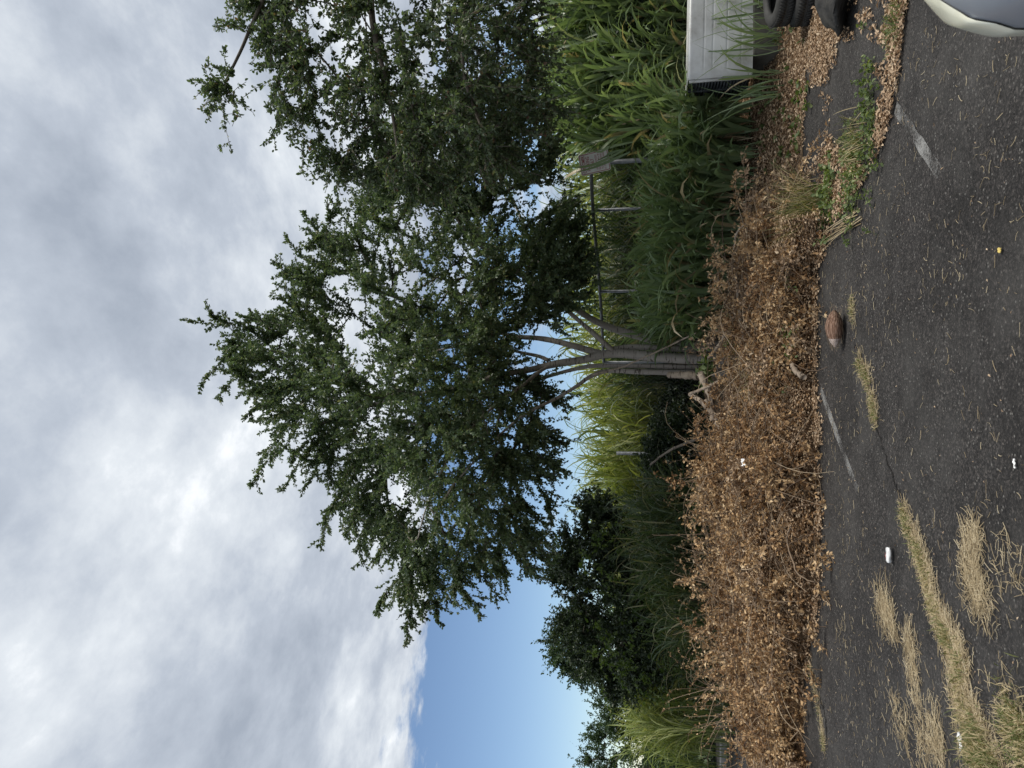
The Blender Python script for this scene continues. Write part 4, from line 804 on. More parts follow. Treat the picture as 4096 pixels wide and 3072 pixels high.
a_ = np.array([P(*b, d) if d else b for a, b, d in SPR]); b_ = np.array([P(*a, d) if d else a for a, b, d in SPR]); a_[:, 2] = np.maximum(a_[:, 2], .03); b_[:, 2] = np.maximum(b_[:, 2], .03); c_ = curved(a_, b_, 9, .12)
sb_ = c_[np.repeat(np.arange(len(c_)), 5), np.tile([2, 3, 5, 6, 8], len(c_))]; s_ = shoots_from(sb_, nz(np.repeat(nz(b_ - a_), 5, 0) + rv(len(sb_))), rng.uniform(.08, .22, len(sb_)), 5, .2)
s_[..., 2] = np.maximum(s_[..., 2], .012)
mb = MB(); mb.add(*leaves_on(c_, 26, (.03, .055), .55)); mb.add(*leaves_on(s_, 7, (.03, .055), .55)); link('dead_sprays', mb.me('dead_sprays', M_dead), parent=heap, kind='stuff')
V, F = tubes(np.concatenate([c_[:, ::2], s_]), np.full((len(c_) + len(s_), 5), .0035), 4); link('spray_stems', mesh('spray_stems', V, F, M_twig), parent=heap, kind='stuff')

# dead branches with twigs up in the shade-tinted grass behind the heap
nb_ = 260; pz = np.stack([rng.uniform(-4.6, -.6, nb_), rng.uniform(9.6, 11.2, nb_), rng.uniform(.2, .7, nb_)], -1)
q = shoots_from(pz, nz(rv(nb_) * [.8, .5, .3] + [0, 0, .9]), rng.uniform(.4, 1.1, nb_), 8, .25, .3); mb = MB(); mb.add(*leaves_on(q, 14, (.03, .05), .55)); 
dv = empty('dead_branch_thicket', (-2.6, 10.2, .2), 'thicket of upright dead twigs with few brown leaves behind the heap', 'brush'); link('dead_leaves', mb.me('dead_leaves', M_dead), parent=dv, kind='stuff')
V, F = tubes(q, np.linspace(.006, .0018, 8)[None].repeat(nb_, 0), 4); link('twigs', mesh('twigs', V, F, M_twig), parent=dv, kind='stuff')

# ------------------------------------------------------------------ leaf litter
def litter(name, label, pts, mat, L, zf=None, lift=.012, tiltn=.5):
    n = len(pts); z = (zf(pts) if zf is not None else np.zeros(n)) + rng.uniform(.004, .004 + lift, n) + .006
    d = rv(n) * [1, 1, .25]; nr = nz(rv(n) * tiltn + np.array([0, 0, 1.0])); l = rng.uniform(*L, n)
    V, F = kites(np.c_[pts, z], nz(d), nr, l, l * rng.uniform(.4, .6, n), .3, .1); V[:, 2] = np.maximum(V[:, 2], .0055); return link(name, mesh(name, V, F, mat), label=label, cat='leaf litter', kind='stuff')
def gpoly(pix): return np.array([G(*p)[:2] for p in pix])
# band of pale small leaves along the foot of the heap
nl_ = 26000; ys = rng.uniform(860, 2760, nl_); tl = rng.normal(size=nl_) * .05 + np.abs(rng.normal(size=nl_)) * .20 + .10 * (vnoise(ys / 40, ys * 0, 3) - .6)
hq = heap_pt(ys, np.maximum(tl, .0), .015); fr = heap_pt(ys, np.zeros(nl_), 0.0); back = np.where(tl < 0, tl * 2.0, 0); pts = hq[:, :2] + np.c_[np.zeros(nl_), back]; hh_ = np.where(tl > 0, hq[:, 2], 0)
litter('leaf_litter', 'band of small pale dead leaves along the foot of the heap', pts, M_dead_pale, (.025, .045), lambda p: hh_, .03, .6)
# leaves on the asphalt at the right
def density(px_, py_):
    d = vnoise(px_ / 55, py_ / 70, 31) * .6 + vnoise(px_ / 18, py_ / 22, 32) * .4
    for cx, cy, rx, ry, s in ((3430, 290, 75, 190, -1.0), (3270, 460, 34, 130, -.85), (3365, 500, 34, 110, -.7), (3330, 120, 90, 130, .45), (3250, 250, 60, 110, .3), (3100, 480, 70, 250, .25), (3590, 260, 30, 330, .5), (3540, 560, 30, 140, .5), (3440, 770, 34, 150, .45), (3380, 880, 40, 150, .5), (3060, 700, 60, 220, .3), (3620, 60, 40, 120, .45), (3330, 620, 60, 90, .25)):
        d = d + s * np.exp(-((px_ - cx) / rx) ** 2 - ((py_ - cy) / ry) ** 2)
    return d
rp_ = [(2985, -120), (2985, 860), (3010, 1000), (3120, 1060), (3275, 1040), (3345, 905), (3400, 800), (3460, 735), (3530, 600), (3570, 480), (3605, 300), (3625, 120), (3660, -120)]
gp_r = np.array([G(*p)[:2] for p in rp_]); cand = sample_poly(gp_r, 120000)
def to_pix(pts):
    v = np.c_[pts, np.full(len(pts), -CAMH)]; f_ = v[:, 1] * cp + v[:, 2] * sp; u_ = -v[:, 1] * sp + v[:, 2] * cp; return 2048 - 4 * FPX * u_ / f_, 1536 - 4 * FPX * v[:, 0] / f_
qx, qy = to_pix(cand); dn = density(qx, qy); keep = dn > rng.uniform(.36, .78, len(cand)); pr_ = cand[keep]
litter('leaf_litter', 'scattered brown dead leaves over the asphalt at the right, around the tyres', pr_, M_dead_pale, (.022, .048), lambda p: bank(p[:, 0], p[:, 1]), .025, .55)
# dead leaves on the bank under the grass
pb = np.stack([rng.uniform(.8, 7.5, 16000), rng.uniform(8.3, 11.2, 16000)], -1)
litter('leaf_litter', 'dead leaves and thatch on the earth bank under the tall grass', pb, M_dead_pale, (.03, .07), lambda p: bank(p[:, 0], p[:, 1]), .05, .7)

# ------------------------------------------------------------------ straw and dry grass on the asphalt
def straw_mesh(pts, L, W, zmax, flat=True):
    n = len(pts); k = 5; a = rng.uniform(0, 2 * math.pi, n); l = rng.uniform(*L, n); cur = rng.normal(size=n) * .8; t = np.linspace(-.5, .5, k)
    an = a[:, None] + cur[:, None] * t[None]; ds = l[:, None] / (k - 1); x = np.cumsum(np.cos(an) * ds, 1); y = np.cumsum(np.sin(an) * ds, 1)
    z = rng.uniform(.006, zmax, n)[:, None] + rng.uniform(-.4, .4, n)[:, None] * np.abs(t)[None] * zmax + 0 * x
    c = np.stack([pts[:, 0:1] + x, pts[:, 1:2] + y, np.maximum(z, .006)], -1)
    return tubes(c, np.tile(rng.uniform(*W, n)[:, None], (1, k)), 3)
def patch(pix, n, label, L=(.035, .10), W=(.0008, .0017), zmax=.016, spread=0.09, name='dry_grass_patch'):
    poly = gpoly(pix); pts = sample_poly(poly, n) + rng.normal(size=(n, 2)) * spread * .6
    d = vnoise(pts[:, 0] * 5, pts[:, 1] * 5, 41) * .6 + vnoise(pts[:, 0] * 17, pts[:, 1] * 17, 42) * .4; ed_ = np.exp(-polydist(pts, poly) * 14) * .22; pts = pts[d > rng.uniform(.28, .62, n) + ed_]
    V, F = straw_mesh(pts, L, W, zmax); return link(name, mesh(name, V, F, M_straw), label=label, cat='dry grass', kind='stuff')
patch([(3515, 2355), (3510, 2430), (3560, 2520), (3600, 2590), (3650, 2640), (3655, 2800), (3690, 2830), (3695, 2700), (3650, 2570), (3640, 2500), (3590, 2440), (3545, 2370)], 2600, 'long straw streak on the asphalt between the can and the left edge')
patch([(3925, 2070), (3900, 2110), (3870, 2240), (3885, 2330), (3910, 2440), (3960, 2470), (3930, 2330), (3930, 2260), (3945, 2210), (4000, 2180), (4040, 2130), (3990, 2120), (3960, 2110)], 2300, 'hooked tangle of straw on the asphalt near the bottom edge')
patch([(3625, 2850), (3620, 2960), (3680, 2990), (3720, 3060), (3780, 3040), (3770, 2940), (3740, 2820), (3720, 2860), (3700, 2920), (3660, 2930), (3650, 2880)], 1800, 'two pronged straw patch in the lower left of the lot')
patch([(3560, 2770), (3555, 2850), (3580, 2880), (3600, 2830), (3585, 2740)], 420, 'small faint straw patch beside the long streak')
patch([(3345, 2450), (3345, 2560), (3365, 2580), (3375, 2500)], 160, 'little straw wisp near the heap on the asphalt')
patch([(4010, 2220), (4030, 2280), (4080, 2380), (4080, 2280), (4040, 2210)], 420, 'thin scatter of straw at the bottom edge, beside the hooked tangle')
ka = np.array([G(3430 + rng.normal() * 12, 865 + rng.normal() * 25) for _ in range(16)]); kb = np.array([G(3235 + rng.normal() * 14, 1030 + rng.normal() * 22) for _ in range(16)]); fl = rng.uniform(.35, 1, (16, 1)); kb = ka + (kb - ka) * fl
ks = curved(ka + [0, 0, .015], kb + [0, 0, .015], 9, .05); ks[..., 2] = np.maximum(ks[..., 2] * .6, .008); V, F = tubes(ks, np.tile(np.linspace(.0045, .002, 9), (16, 1)), 4)
link('dry_stalks', mesh('dry_stalks', V, F, M_straw), label='bundle of long dry grass stalks lying at the litter edge', cat='dry grass', kind='stuff')
# loose bits of straw over the whole lot
pts = sample_poly(gpoly([(3270, 900), (3270, 3072), (4096, 3072), (4096, 100), (3650, 100)]), 2300)
pts = pts[vnoise(pts[:, 0] * 1.6, pts[:, 1] * 1.6, 61) * .6 + vnoise(pts[:, 0] * 5, pts[:, 1] * 5, 62) * .4 > rng.uniform(.25, .72, len(pts))]; V, F = straw_mesh(pts, (.012, .07), (.0007, .0015), .010); link('straw_bits', mesh('straw_bits', V, F, M_straw), label='loose bits of straw scattered over the asphalt', cat='straw', kind='stuff')
pts = sample_poly(gpoly([(3290, 900), (3290, 3072), (4096, 3072), (4096, 100), (3640, 100)]), 260); litter('leaf_bits', 'tiny dead leaf bits scattered over the asphalt', pts, M_dead_pale, (.01, .022))

# grass tufts growing in the cracks
def tuft(pix, n, label, h=(.02, .065), W=(.003, .006), dry=420, name='grass_tuft', mat=None, group='grass tufts in the asphalt cracks', width=.032):
    c = smooth_line(np.array([G(*p)[:2] for p in pix]), 40) if len(pix) > 1 else np.repeat(G(*pix[0])[None, :2], 40, 0)
    wq = .08 + vnoise(np.arange(40) * .45 + c[0][0] * 7, np.zeros(40), 6) ** 2.2; wq /= wq.sum(); i = rng.choice(40, n, p=wq); p = c[i] + rng.normal(size=(n, 2)) * width; p = np.c_[p, np.full(n, .004)]; m_ = MB()
    m_.add(*blades(p, rng.uniform(0, 6.28, n), rng.uniform(.5, 1.45, n), rng.uniform(.3, 1.8, n), rng.uniform(*h, n), rng.uniform(*W, n), 4))
    ob = empty(name, (c[20][0], c[20][1], 0), label, 'grass', group); link('blades', m_.me('blades', mat or M_tuft), parent=ob, kind='stuff')
    if dry:
        wq = .35 + vnoise(np.arange(40) * .5 + c[0][1] * 5, np.zeros(40), 8) ** 1.6; wq /= wq.sum(); i = rng.choice(40, dry, p=wq); V, F = straw_mesh(c[i] + rng.normal(size=(dry, 2)) * width * 1.3, (.03, .09), (.0008, .0017), .015); link('thatch', mesh('thatch', V, F, M_straw), parent=ob, kind='stuff')
    return ob
tuft([(3440, 1450), (3480, 1520)], 330, 'ragged grass tuft in a crack left of the coconut husk', dry=220)
tuft([(3490, 1590), (3505, 1670)], 240, 'second ragged grass tuft further left along the same crack', dry=200)
tuft([(3410, 1200), (3420, 1270)], 130, 'small sprig of grass just below the coconut husk', dry=80, width=.03)
tuft([(3620, 2050), (3650, 2140)], 260, 'short green grass tuft at the start of the long straw seam', dry=200)
tuft([(3665, 2160), (3710, 2290), (3740, 2420), (3790, 2540), (3800, 2560)], 900, 'long seam of green and dry grass crossing the lot', dry=2600, width=.032)
tuft([(3800, 2560), (3850, 2640), (3830, 2740), (3870, 2840), (3920, 2900)], 420, 'end of the grass seam, mostly dry, toward the lower left', dry=2300, width=.04)
tuft([(3240, 2650), (3265, 2760), (3290, 2900), (3300, 2980)], 260, 'thin dark grass line in the crack by the heap foot', dry=300, width=.03)
tuft([(3900, 2960), (3930, 3010), (3960, 3060), (4010, 3110)], 900, 'clump of grass at the lower left corner beside the white scrap', (.04, .12), (.003, .006), 1100, width=.075, name='grass_clump')
tuft([(4060, 2830), (4060, 2900), (4090, 2960), (4150, 3000)], 900, 'low green mossy grass clump at the bottom left corner', (.03, .07), (.003, .006), 300, width=.07, name='grass_clump')
tuft([(3600, 60), (3590, 130)], 120, 'yellowish weed sprig among dead leaves near the car', (.05, .14), (.005, .01), 60, name='weed_sprig', mat=M_weed, group=None, width=.08)

# ------------------------------------------------------------------ weeds
def weed(name, label, pix, n, spread, h, L, group=None, mat=None, W=.75, z=0.0):
    c = G(*pix); ob = empty(name, (c[0], c[1], z), label, 'plant', group); base = np.array([c[0], c[1], z]) + rng.normal(size=(n, 3)) * [spread[0], spread[1], 0]
    base[:, 2] = z + bank(base[:, 0], base[:, 1]); s_ = shoots_from(base, nz(rv(n) * [.8, .8, .2] + [0, 0, .9]), rng.uniform(.5, 1.1, n) * h, 5, .25); s_[..., 2] = np.maximum(s_[..., 2], .01)
    V, F = tubes(s_, np.full((n, 5), .002), 3); link('stems', mesh('stems', V, F, M_weed), parent=ob, kind='stuff')
    V, F = leaves_on(s_, 7, L, W, .9, .25, 1.2, hexleaves); link('leaves', mesh('leaves', V, F, mat or M_weed), parent=ob, kind='stuff'); return ob
weed('weed', 'patch of soft green weeds at the edge of the leaf litter', (3420, 700), 110, (.22, .14), .13, (.018, .036))
weed('weed', 'bright broad leaved weeds beside the dry stalks', (3330, 790), 60, (.17, .16), .16, (.03, .055))
weed('weed', 'creeping vine leaves on the litter right of the dry stalks', (3170, 560), 34, (.35, .5), .10, (.04, .075))
weed('weed', 'creeping vine leaves on the bare ground below the grass', (3130, 380), 24, (.3, .5), .10, (.04, .07))
weed('weed', 'fine pale weeds near the bare asphalt strip at the right', (3490, 480), 70, (.25, .1), .15, (.02, .04))
weed('weed', 'weeds along the foot of the white cabinet', (3060, 180), 90, (.45, .15), .30, (.03, .07))
weed('weed', 'green sapling leaves in the heap left of the trunks', (3080, 1500), 26, (.10, .1), .35, (.06, .10), z=.42)
weed('weed', 'small green leafy sprout in the right part of the heap', (3060, 1180), 22, (.1, .1), .3, (.03, .06), z=.40)
weed('weed', 'low green weeds showing through the heap below the pale cut branch', (3120, 1330), 30, (.16, .12), .28, (.025, .05), z=.32)
weed('weed', 'green weeds poking through the heap left of the white cup piece', (3050, 2010), 30, (.2, .1), .26, (.025, .05), z=.5)
weed('weed', 'sparse olive weeds at the heap foot near the far left', (3190, 2640), 34, (.3, .1), .2, (.02, .045), z=.1)
weed('weed', 'fine green weeds at the heap foot above the coconut husk', (3230, 1350), 60, (.2, .2), .3, (.02, .045), z=.12)
def fine_tuft(pix, n, label, h, z=0.0):
    c = G(*pix); p = np.array([c[0], c[1], z]) + rng.normal(size=(n, 3)) * [.12, .1, 0]; V, F = blades(p, rng.uniform(0, 6.28, n), rng.uniform(.9, 1.5, n), rng.uniform(.2, 1.2, n), rng.uniform(h * .5, h, n), rng.uniform(.004, .008, n), 5)
    link('grass_tuft', mesh('grass_tuft', V, F, M_tuft), label=label, cat='grass', kind='stuff')
fine_tuft((3290, 820), 260, 'tall fine bladed grass tuft behind the broad leaved weeds', .62)
fine_tuft((3210, 1380), 120, 'fine grass tuft in the heap above the coconut husk', .4, .15)
fine_tuft((3190, 1500), 150, 'thin green grass wisps in the heap below the cut log', .45, .3)
fine_tuft((3170, 1250), 150, 'olive grass wisps growing up through the heap at the right', .4, .3)
fine_tuft((3120, 1780), 130, 'greenish dry grass wisps in the middle of the heap', .4, .35)
fine_tuft((3450, 560), 120, 'fine grass tuft at the end of the bare asphalt strip', .25)

# ------------------------------------------------------------------ cut branches and sticks
def stick(label, pix, r, name='cut_branch', cat='branch', mat=None, k=12, wob=.02):
    w = [P(x, y, d) for x, y, d in pix]; k = 22; l = smooth_line(w, k) + rng.normal(size=(k, 3)) * wob * .22; rad = np.linspace(r, r * .7, k) * (1 + rng.normal(size=k) * .09)
    V, F = tubes(l[None], rad[None], 9, True); return link(name, mesh(name, V, F, mat or M_cut, True), label=label, cat=cat)
stick('pale cut branch leaning on the heap right of the trunks', [(2905, 1330, 9.4), (2870, 1390, 9.5), (2835, 1430, 9.7)], .028)
stick('thick cut log lying at the foot of the trunks', [(2800, 1490, 9.9), (2845, 1590, 9.8), (2850, 1680, 9.7)], .05)
stick('pale stick standing up from the log left of the trunks', [(2880, 1525, 9.3), (2800, 1560, 9.5), (2760, 1575, 9.6)], .024)
stick('forked pale branch stub further left along the log', [(2850, 1655, 9.4), (2800, 1600, 9.5), (2760, 1578, 9.9)], .034)
stick('long pale log end half sunk in brown leaves', [(2880, 1715, 9.3), (2850, 1650, 9.4), (2820, 1600, 9.5)], .045)
stick('broken stump leaning at the left side of the trunks', [(2800, 1505, 10.6), (2740, 1500, 10.8), (2680, 1500, 11.0)], .065)
stick('thin bare pole leaning across the trunks', [(2790, 1330, 10.6), (2600, 1420, 11.0), (2480, 1470, 11.1), (2370, 1500, 11.2)], .014)
stick('grey stub sticking out at the heap foot', [(3215, 1510, 7.3), (3180, 1480, 7.4), (3168, 1460, 7.5)], .03)
stick('long dark branch lying in the heap', [(3080, 1480, 8.0), (3010, 1640, 8.2), (2990, 1720, 8.3)], .014, mat=M_bark_dark)
stick('grey branch along the heap right of the pale cut branch', [(2945, 1100, 8.6), (2960, 1250, 8.6), (2985, 1400, 8.5)], .022)
stick('thin pale branch sticking out of the heap at the right', [(3000, 880, 8.0), (2950, 930, 8.3), (2935, 1000, 8.5)], .012)
stick('dark branch leaning over the shade-tinted grass', [(2800, 1750, 10.4), (2680, 1800, 10.6), (2600, 1860, 10.8)], .022, mat=M_bark_dark)
stick('long bare stem curving over the heap toward the asphalt', [(3160, 2110, 6.95), (3150, 2170, 7.2), (3190, 2290, 7.0), (3260, 2330, 6.9)], .008, mat=M_twig)
V_, _ = None, None

# ------------------------------------------------------------------ small things on the asphalt
M_husk = noisemat('coconut_husk', [(0.3, (0.05, 0.025, 0.016)), (0.5, (0.16, 0.09, 0.06)), (0.7, (0.36, 0.25, 0.19))], 9, 7, 0.85, .8, 14, stretch=(1.2, 9, 9))
M_huskend = noisemat('husk_pale_fibre', [(0.3, (0.26, 0.19, 0.16)), (0.7, (0.55, 0.47, 0.43))], 8, 6, 0.9, .6, 14, stretch=(1.2, 9, 9))
hc_ = G(3385, 1312)
husk = empty('coconut_husk', (hc_[0], hc_[1] + .06, .075), 'brown fibrous coconut husk with pale end lying on the asphalt', 'coconut husk'); husk.rotation_euler = (0, R(4), R(170))
t = np.linspace(0, 1, 26); rr = .088 * np.sin(np.pi * np.clip(t, .015, .985)) ** .62 * (1 - .18 * t)
th = np.linspace(0, 2 * math.pi, 30, endpoint=False); rid = 1 + .07 * np.cos(3 * th)[None] + .025 * (vnoise(th[None] * 9 + 0 * t[:, None], t[:, None] * 3, 8) - .5) * 2
V = np.stack([np.broadcast_to((t[:, None] - .5) * .31, (26, 30)), rr[:, None] * np.cos(th) * rid, rr[:, None] * np.sin(th) * rid * .85], -1)
i = np.arange(25)[:, None] * 30; j = np.arange(30)[None]; j2 = (j + 1) % 30; Fh = np.stack([i + j, i + 30 + j, i + 30 + j2, i + j2], -1).reshape(-1, 4)
link('shell', mesh('shell', V.reshape(-1, 3), Fh, [M_husk, M_huskend], True, (np.repeat(np.arange(25), 30) > 18).astype(int)), parent=husk, loc=(0, 0, 0))
nf = 150; fi = rng.integers(1, 24, nf); fj = rng.integers(0, 30, nf); fb = V[fi, fj] * 1.01
s_ = shoots_from(fb, nz(np.stack([np.ones(nf) * rng.choice([-1, 1], nf), *(rng.normal(size=(2, nf)) * .12)], -1)), rng.uniform(.03, .09, nf), 4, .02, .05); Vf, Ff = tubes(s_, np.full((nf, 4), .0009), 3)
link('fibres', mesh('fibres', Vf, Ff, M_twig), parent=husk, loc=(0, 0, 0), kind='stuff')

M_can = noisemat('white_can_enamel', [(0.3, (0.66, 0.66, 0.66)), (0.7, (0.78, 0.78, 0.78))], 8, 4, 0.3, metallic=.2); M_alu = plain('aluminium', (.7, .7, .7), .3, .9)
M_canred = plain('can_print_red', (.45, .12, .12), .4)
cc = G(3580, 2225); can = empty('crushed_can', (cc[0], cc[1] + .03, .03), 'crushed white drink can with faint red print on the asphalt', 'can'); can.rotation_euler = (R(90), 0, R(97)); can.scale = (.82, .82, .82)
pr = [(.0, -.061), (.022, -.061), (.026, -.056), (.033, -.046), (.033, .040), (.029, .052), (.026, .058), (.026, .061), (.022, .059), (.0, .058)]
pr2 = []
for a, b in zip(pr[:-1], pr[1:]):
    for s in np.linspace(0, 1, 5)[:-1]: pr2.append((a[0] + (b[0] - a[0]) * s, a[1] + (b[1] - a[1]) * s))
pr2.append(pr[-1]); V, F = lathe(pr2, 32); dent = vnoise(V[:, 2] * 40 + 3, np.arctan2(V[:, 1], V[:, 0]) * 1.2, 9); V[:, :2] *= (1 - .38 * dent)[:, None]; V[:, 1] *= .72
link('shell', mesh('shell', V, F, M_can, True), parent=can, loc=(0, 0, 0))
Vl, Fl = lathe([(.0, .0602), (.02, .0602), (.021, .062), (.0225, .062)], 24); Vl[:, 1] *= .72; link('lid', mesh('lid', Vl, Fl, M_alu, True), parent=can, loc=(0, 0, 0))
for z0, z1, a0, a1 in ((-.02, .0, .7, 1.7), (.006, .016, .9, 1.6), (-.034, -.028, .6, 1.5)):
    aa = np.linspace(a0, a1, 8) + math.pi * 0; Vp = np.array([[.0338 * math.cos(a), .0338 * math.sin(a) * .735, z] for a in aa for z in (z0, z1)]); i = np.arange(7)[:, None] * 2
    link('red_print', mesh('red_print', Vp, i + np.array([[0, 2, 3, 1]]), M_canred, True), parent=can, loc=(0, 0, 0))

M_plast = noisemat('white_plastic_film', [(0.3, (0.62, 0.63, 0.64)), (0.7, (0.80, 0.80, 0.80))], 12, 4, 0.4)
def scrap(label, pix, w, d, h, ang, z=0.004, cat='plastic scrap', mat=None, seed=1, name='plastic_scrap', D=None):
    c = G(*pix) if D is None else P(*pix, D); n, m = 14, 9; u = np.linspace(-1, 1, n)[:, None]; v = np.linspace(-1, 1, m)[None]; e_ = 1 - .35 * vnoise(u * 2 + seed, v * 2, seed)
    x = u * w / 2 * e_; y = v * d / 2 * e_; zt = h * (vnoise(u * 2.4 + 7 + seed, v * 2.4, seed) + .25 * vnoise(u * 6, v * 6, seed)); X = x * math.cos(ang) - y * math.sin(ang); Y_ = x * math.sin(ang) + y * math.cos(ang)
    top = np.stack([X + c[0], Y_ + c[1], z + .006 + zt + (c[2] if D else 0)], -1).reshape(-1, 3); bot = top - [0, 0, .0025]; i = np.arange(n - 1)[:, None] * m; j = np.arange(m - 1)[None]; f = np.stack([i + j, i + m + j, i + m + j + 1, i + j + 1], -1).reshape(-1, 4)
    return link(name, mesh(name, np.concatenate([top, bot]), np.concatenate([f, f[:, ::-1] + n * m]), mat or M_plast, True), label=label, cat=cat)
scrap('torn white plastic scrap in the leaf litter at the heap end', (3300, 910), .16, .09, .05, .3, .03, seed=2)
scrap('flat white paper scrap beside the lower left grass clump', (3855, 2965), .10, .05, .012, .5, seed=4, name='paper_scrap', cat='paper scrap')
scrap('small bright white butt of litter near the bottom edge', (4070, 1855), .045, .018, .008, .3, seed=5, name='litter_scrap', cat='litter')
scrap('white plastic cup piece caught in the brown heap', (2990, 1852), .09, .07, .05, .2, seed=6, D=7.75)
scrap('yellow fallen leaf on the asphalt near the bottom edge', (4010, 1000), .035, .025, .008, 1.2, seed=7, name='fallen_leaf', cat='leaf', mat=plain('yellow_leaf', (.55, .42, .12), .7))
scrap('small dark stone chip on the asphalt by the straw streak', (3515, 2350), .04, .03, .015, .2, seed=8, name='stone_chip', cat='stone', mat=M_rub)
# far kerb at the left
a, b = P(2905, 2880, 15.6), P(2905, 3150, 15.6); V, F = box(b[0], a[0], 15.5, 15.75, 0, .14, .02); link('concrete_kerb', mesh('concrete_kerb', V, F, M_conc), label='pale concrete kerb beyond the heap at the far left', cat='kerb')

# ------------------------------------------------------------------ parked car whose front corner reaches into the lower right
M_car = noisemat('silver_blue_car_paint', [(0.3, (0.30, 0.32, 0.365)), (0.7, (0.37, 0.39, 0.43))], 1.5, 8, 0.38, metallic=.25, coat=.4)
M_lens = noisemat('clouded_headlight_lens', [(0.3, (0.74, 0.73, 0.58)), (0.7, (0.84, 0.83, 0.70))], 5, 4, 0.22, spec=.6, coat=.5)
M_glass = plain('dark_car_glass', (.02, .025, .03), .05, 0, .6); M_trim = plain('black_trim', (.015, .015, .015), .5); M_rim = plain('alloy_rim', (.5, .5, .52), .35, .9)
CX = 1.63
car = empty('parked_car', (CX, .4, 0), 'silver grey parked car with clouded headlight, only its front corner showing', 'car')
NS = 60; ysx = np.concatenate([2.46 - 1.0 * (1 - np.cos(np.linspace(0, math.pi / 2, 34))), np.linspace(1.44, -1.9, 26)])
def halfw(y):
    s = np.clip((y - 1.30) / 1.16, 0, 1); f = .90 * (1 - s ** 2.3) ** .52
    s2 = np.clip((-1.2 - y) / .75, 0, 1); return np.maximum(f * (1 - .25 * s2 ** 2), .02)
def topz(y): return np.interp(y, [-1.9, -1.0, -.2, .6, 1.4, 1.9, 2.2, 2.46], [1.02, 1.06, 1.06, 1.04, 1.0, .95, .90, .79])
prof_u = [(0.0, 1.0, 'h'), (.3, .995, 'h'), (.55, .985, 'h'), (.74, .965, 'h'), (.86, .935, 'h'), (.94, .885, 's'), (.985, .80, 's'), (1.0, .68, 's'), (.995, .52, 's'), (.97, .36, 's'), (.92, .24, 's')]
rows = []
for y in ysx:
    w = halfw(y); tz = topz(y); L_ = [(CX - u * w, y, .22 + (tz - .22) * (zz_ - .22) / .78) for u, zz_, _ in prof_u]; R_ = [(2 * CX - x, yy_, z) for x, yy_, z in L_[1:]]
    rows.append(R_[::-1] + L_)
V = np.array(rows); m_ = V.shape[1]; i = np.arange(NS - 1)[:, None] * m_; j = np.arange(m_ - 1)[None]; F = np.stack([i + j, i + m_ + j, i + m_ + j + 1, i + j + 1], -1).reshape(-1, 4)
yc = np.repeat((ysx[:-1] + ysx[1:]) / 2, m_ - 1); jc = np.tile(np.arange(m_ - 1), NS - 1); lcol = np.where(jc >= 10, jc - 10, 9 - jc)
link('body', mesh('body', V.reshape(-1, 3), F, M_car, True), parent=car)
def carpt(y, q, side, offs):
    w = halfw(y); tz = topz(y); qi = np.arange(11); u = np.interp(q, qi, [p_[0] for p_ in prof_u]); k = np.interp(q, qi, [p_[1] for p_ in prof_u])
    return np.stack([CX + side * (u * w + offs), y + offs * .4, .22 + (tz - .22) * (k - .22) / .78 + offs * .35], -1)
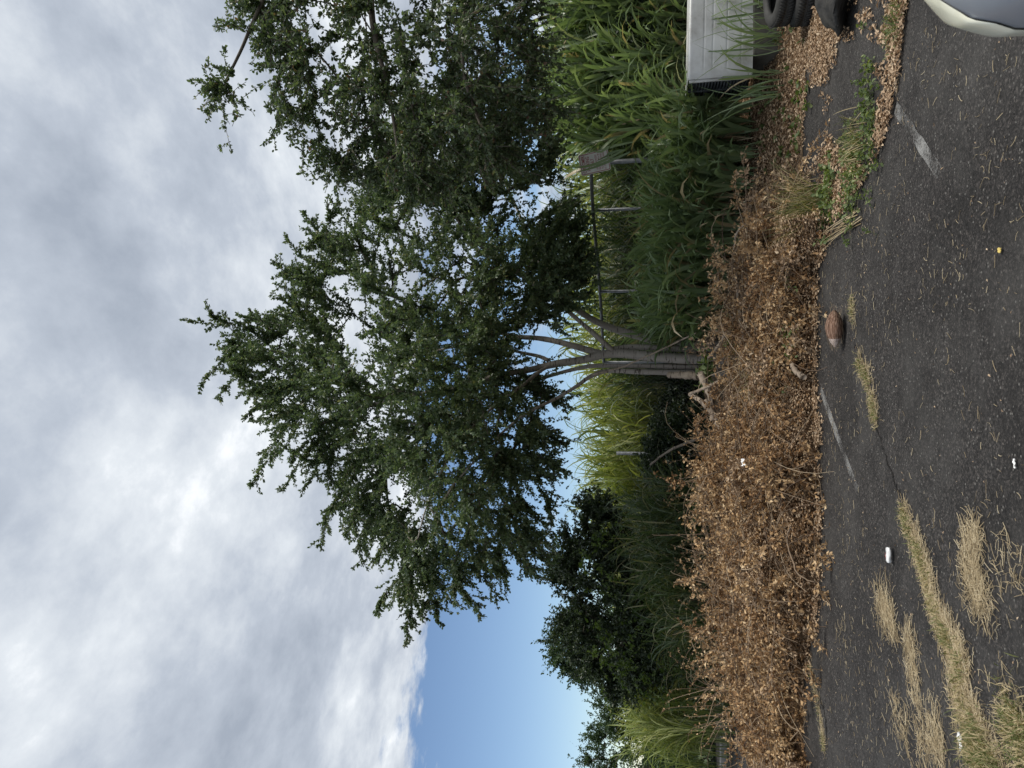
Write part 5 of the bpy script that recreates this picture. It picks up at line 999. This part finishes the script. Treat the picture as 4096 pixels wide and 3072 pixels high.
for side in (-1, 1):
    yl = np.linspace(1.84, 2.34, 34); c0 = np.interp(yl, [1.84, 1.90, 1.98, 2.08, 2.18, 2.34], [5.5, 4.7, 4.0, 3.55, 3.3, 3.1]); c1 = np.interp(yl, [1.84, 1.95, 2.34], [6.2, 7.0, 7.6])
    sg = np.linspace(0, 1, 16); Q = c0[:, None] + (c1 - c0)[:, None] * sg[None]; bul = .004 + .014 * np.sin(sg[None] * math.pi) ** .5 * np.sin(np.linspace(0, math.pi, 34))[:, None] ** .5
    Vl = carpt(np.broadcast_to(yl[:, None], Q.shape), Q, side, bul).reshape(-1, 3); i = np.arange(33)[:, None] * 16; j = np.arange(15)[None]
    link('headlight', mesh('headlight', Vl, np.stack([i + j, i + 16 + j, i + 16 + j + 1, i + j + 1], -1).reshape(-1, 4), M_lens, True), parent=car)
# greenhouse
gl = []
for y, w, z in ((.75, .72, 1.0), (.05, .60, 1.42), (-.9, .60, 1.44), (-1.65, .68, 1.02)): gl.append([(CX - w, y, min(z, 1.02) if z < 1.1 else z), (CX + w, y, z)])
V = np.array([[CX - .78, .75, .99], [CX + .78, .75, .99], [CX + .58, .0, 1.42], [CX - .58, .0, 1.42], [CX + .58, -.95, 1.43], [CX - .58, -.95, 1.43], [CX + .76, -1.6, 1.0], [CX - .76, -1.6, 1.0]])
for nm, f, mt in (('windscreen', [0, 1, 2, 3], M_glass), ('roof', [3, 2, 4, 5], M_car), ('rear_window', [5, 4, 6, 7], M_glass), ('side_window', [0, 3, 5, 7], M_glass), ('side_window', [1, 6, 4, 2], M_glass)):
    v4 = V[f]; nrm_ = nz(np.cross(v4[1] - v4[0], v4[2] - v4[0])); vv = np.concatenate([v4 + nrm_ * .004, v4 - nrm_ * .01]); link(nm, mesh(nm, vv, np.array([[0, 1, 2, 3], [7, 6, 5, 4], [0, 4, 5, 1], [1, 5, 6, 2], [2, 6, 7, 3], [3, 7, 4, 0]]), mt), parent=car)
for sx in (-1, 1):
    for wy in (1.45, -1.15):
        wc = np.array([CX + sx * .80, wy, .30]); V, F = lathe([(.18, -.09), (.27, -.10), (.30, -.07), (.30, .07), (.27, .10), (.18, .09)], 36); V = V[:, [2, 0, 1]] + wc; wh = link('wheel', mesh('wheel', V, F, M_rub, True), parent=car)
        V, F = lathe([(.0, .06), (.05, .07), (.15, .075), (.185, .09), (.185, -.09)], 30); V = V[:, [2, 0, 1]] * [sx, 1, 1] + wc; rm = link('rim', mesh('rim', V, F, M_rim, True)); rm.parent = wh; rm.location = (0, 0, 0)
V, F = box(CX - .45, CX + .45, 2.30, 2.42, .36, .50, .02); link('grille', mesh('grille', V, F, M_trim), parent=car)
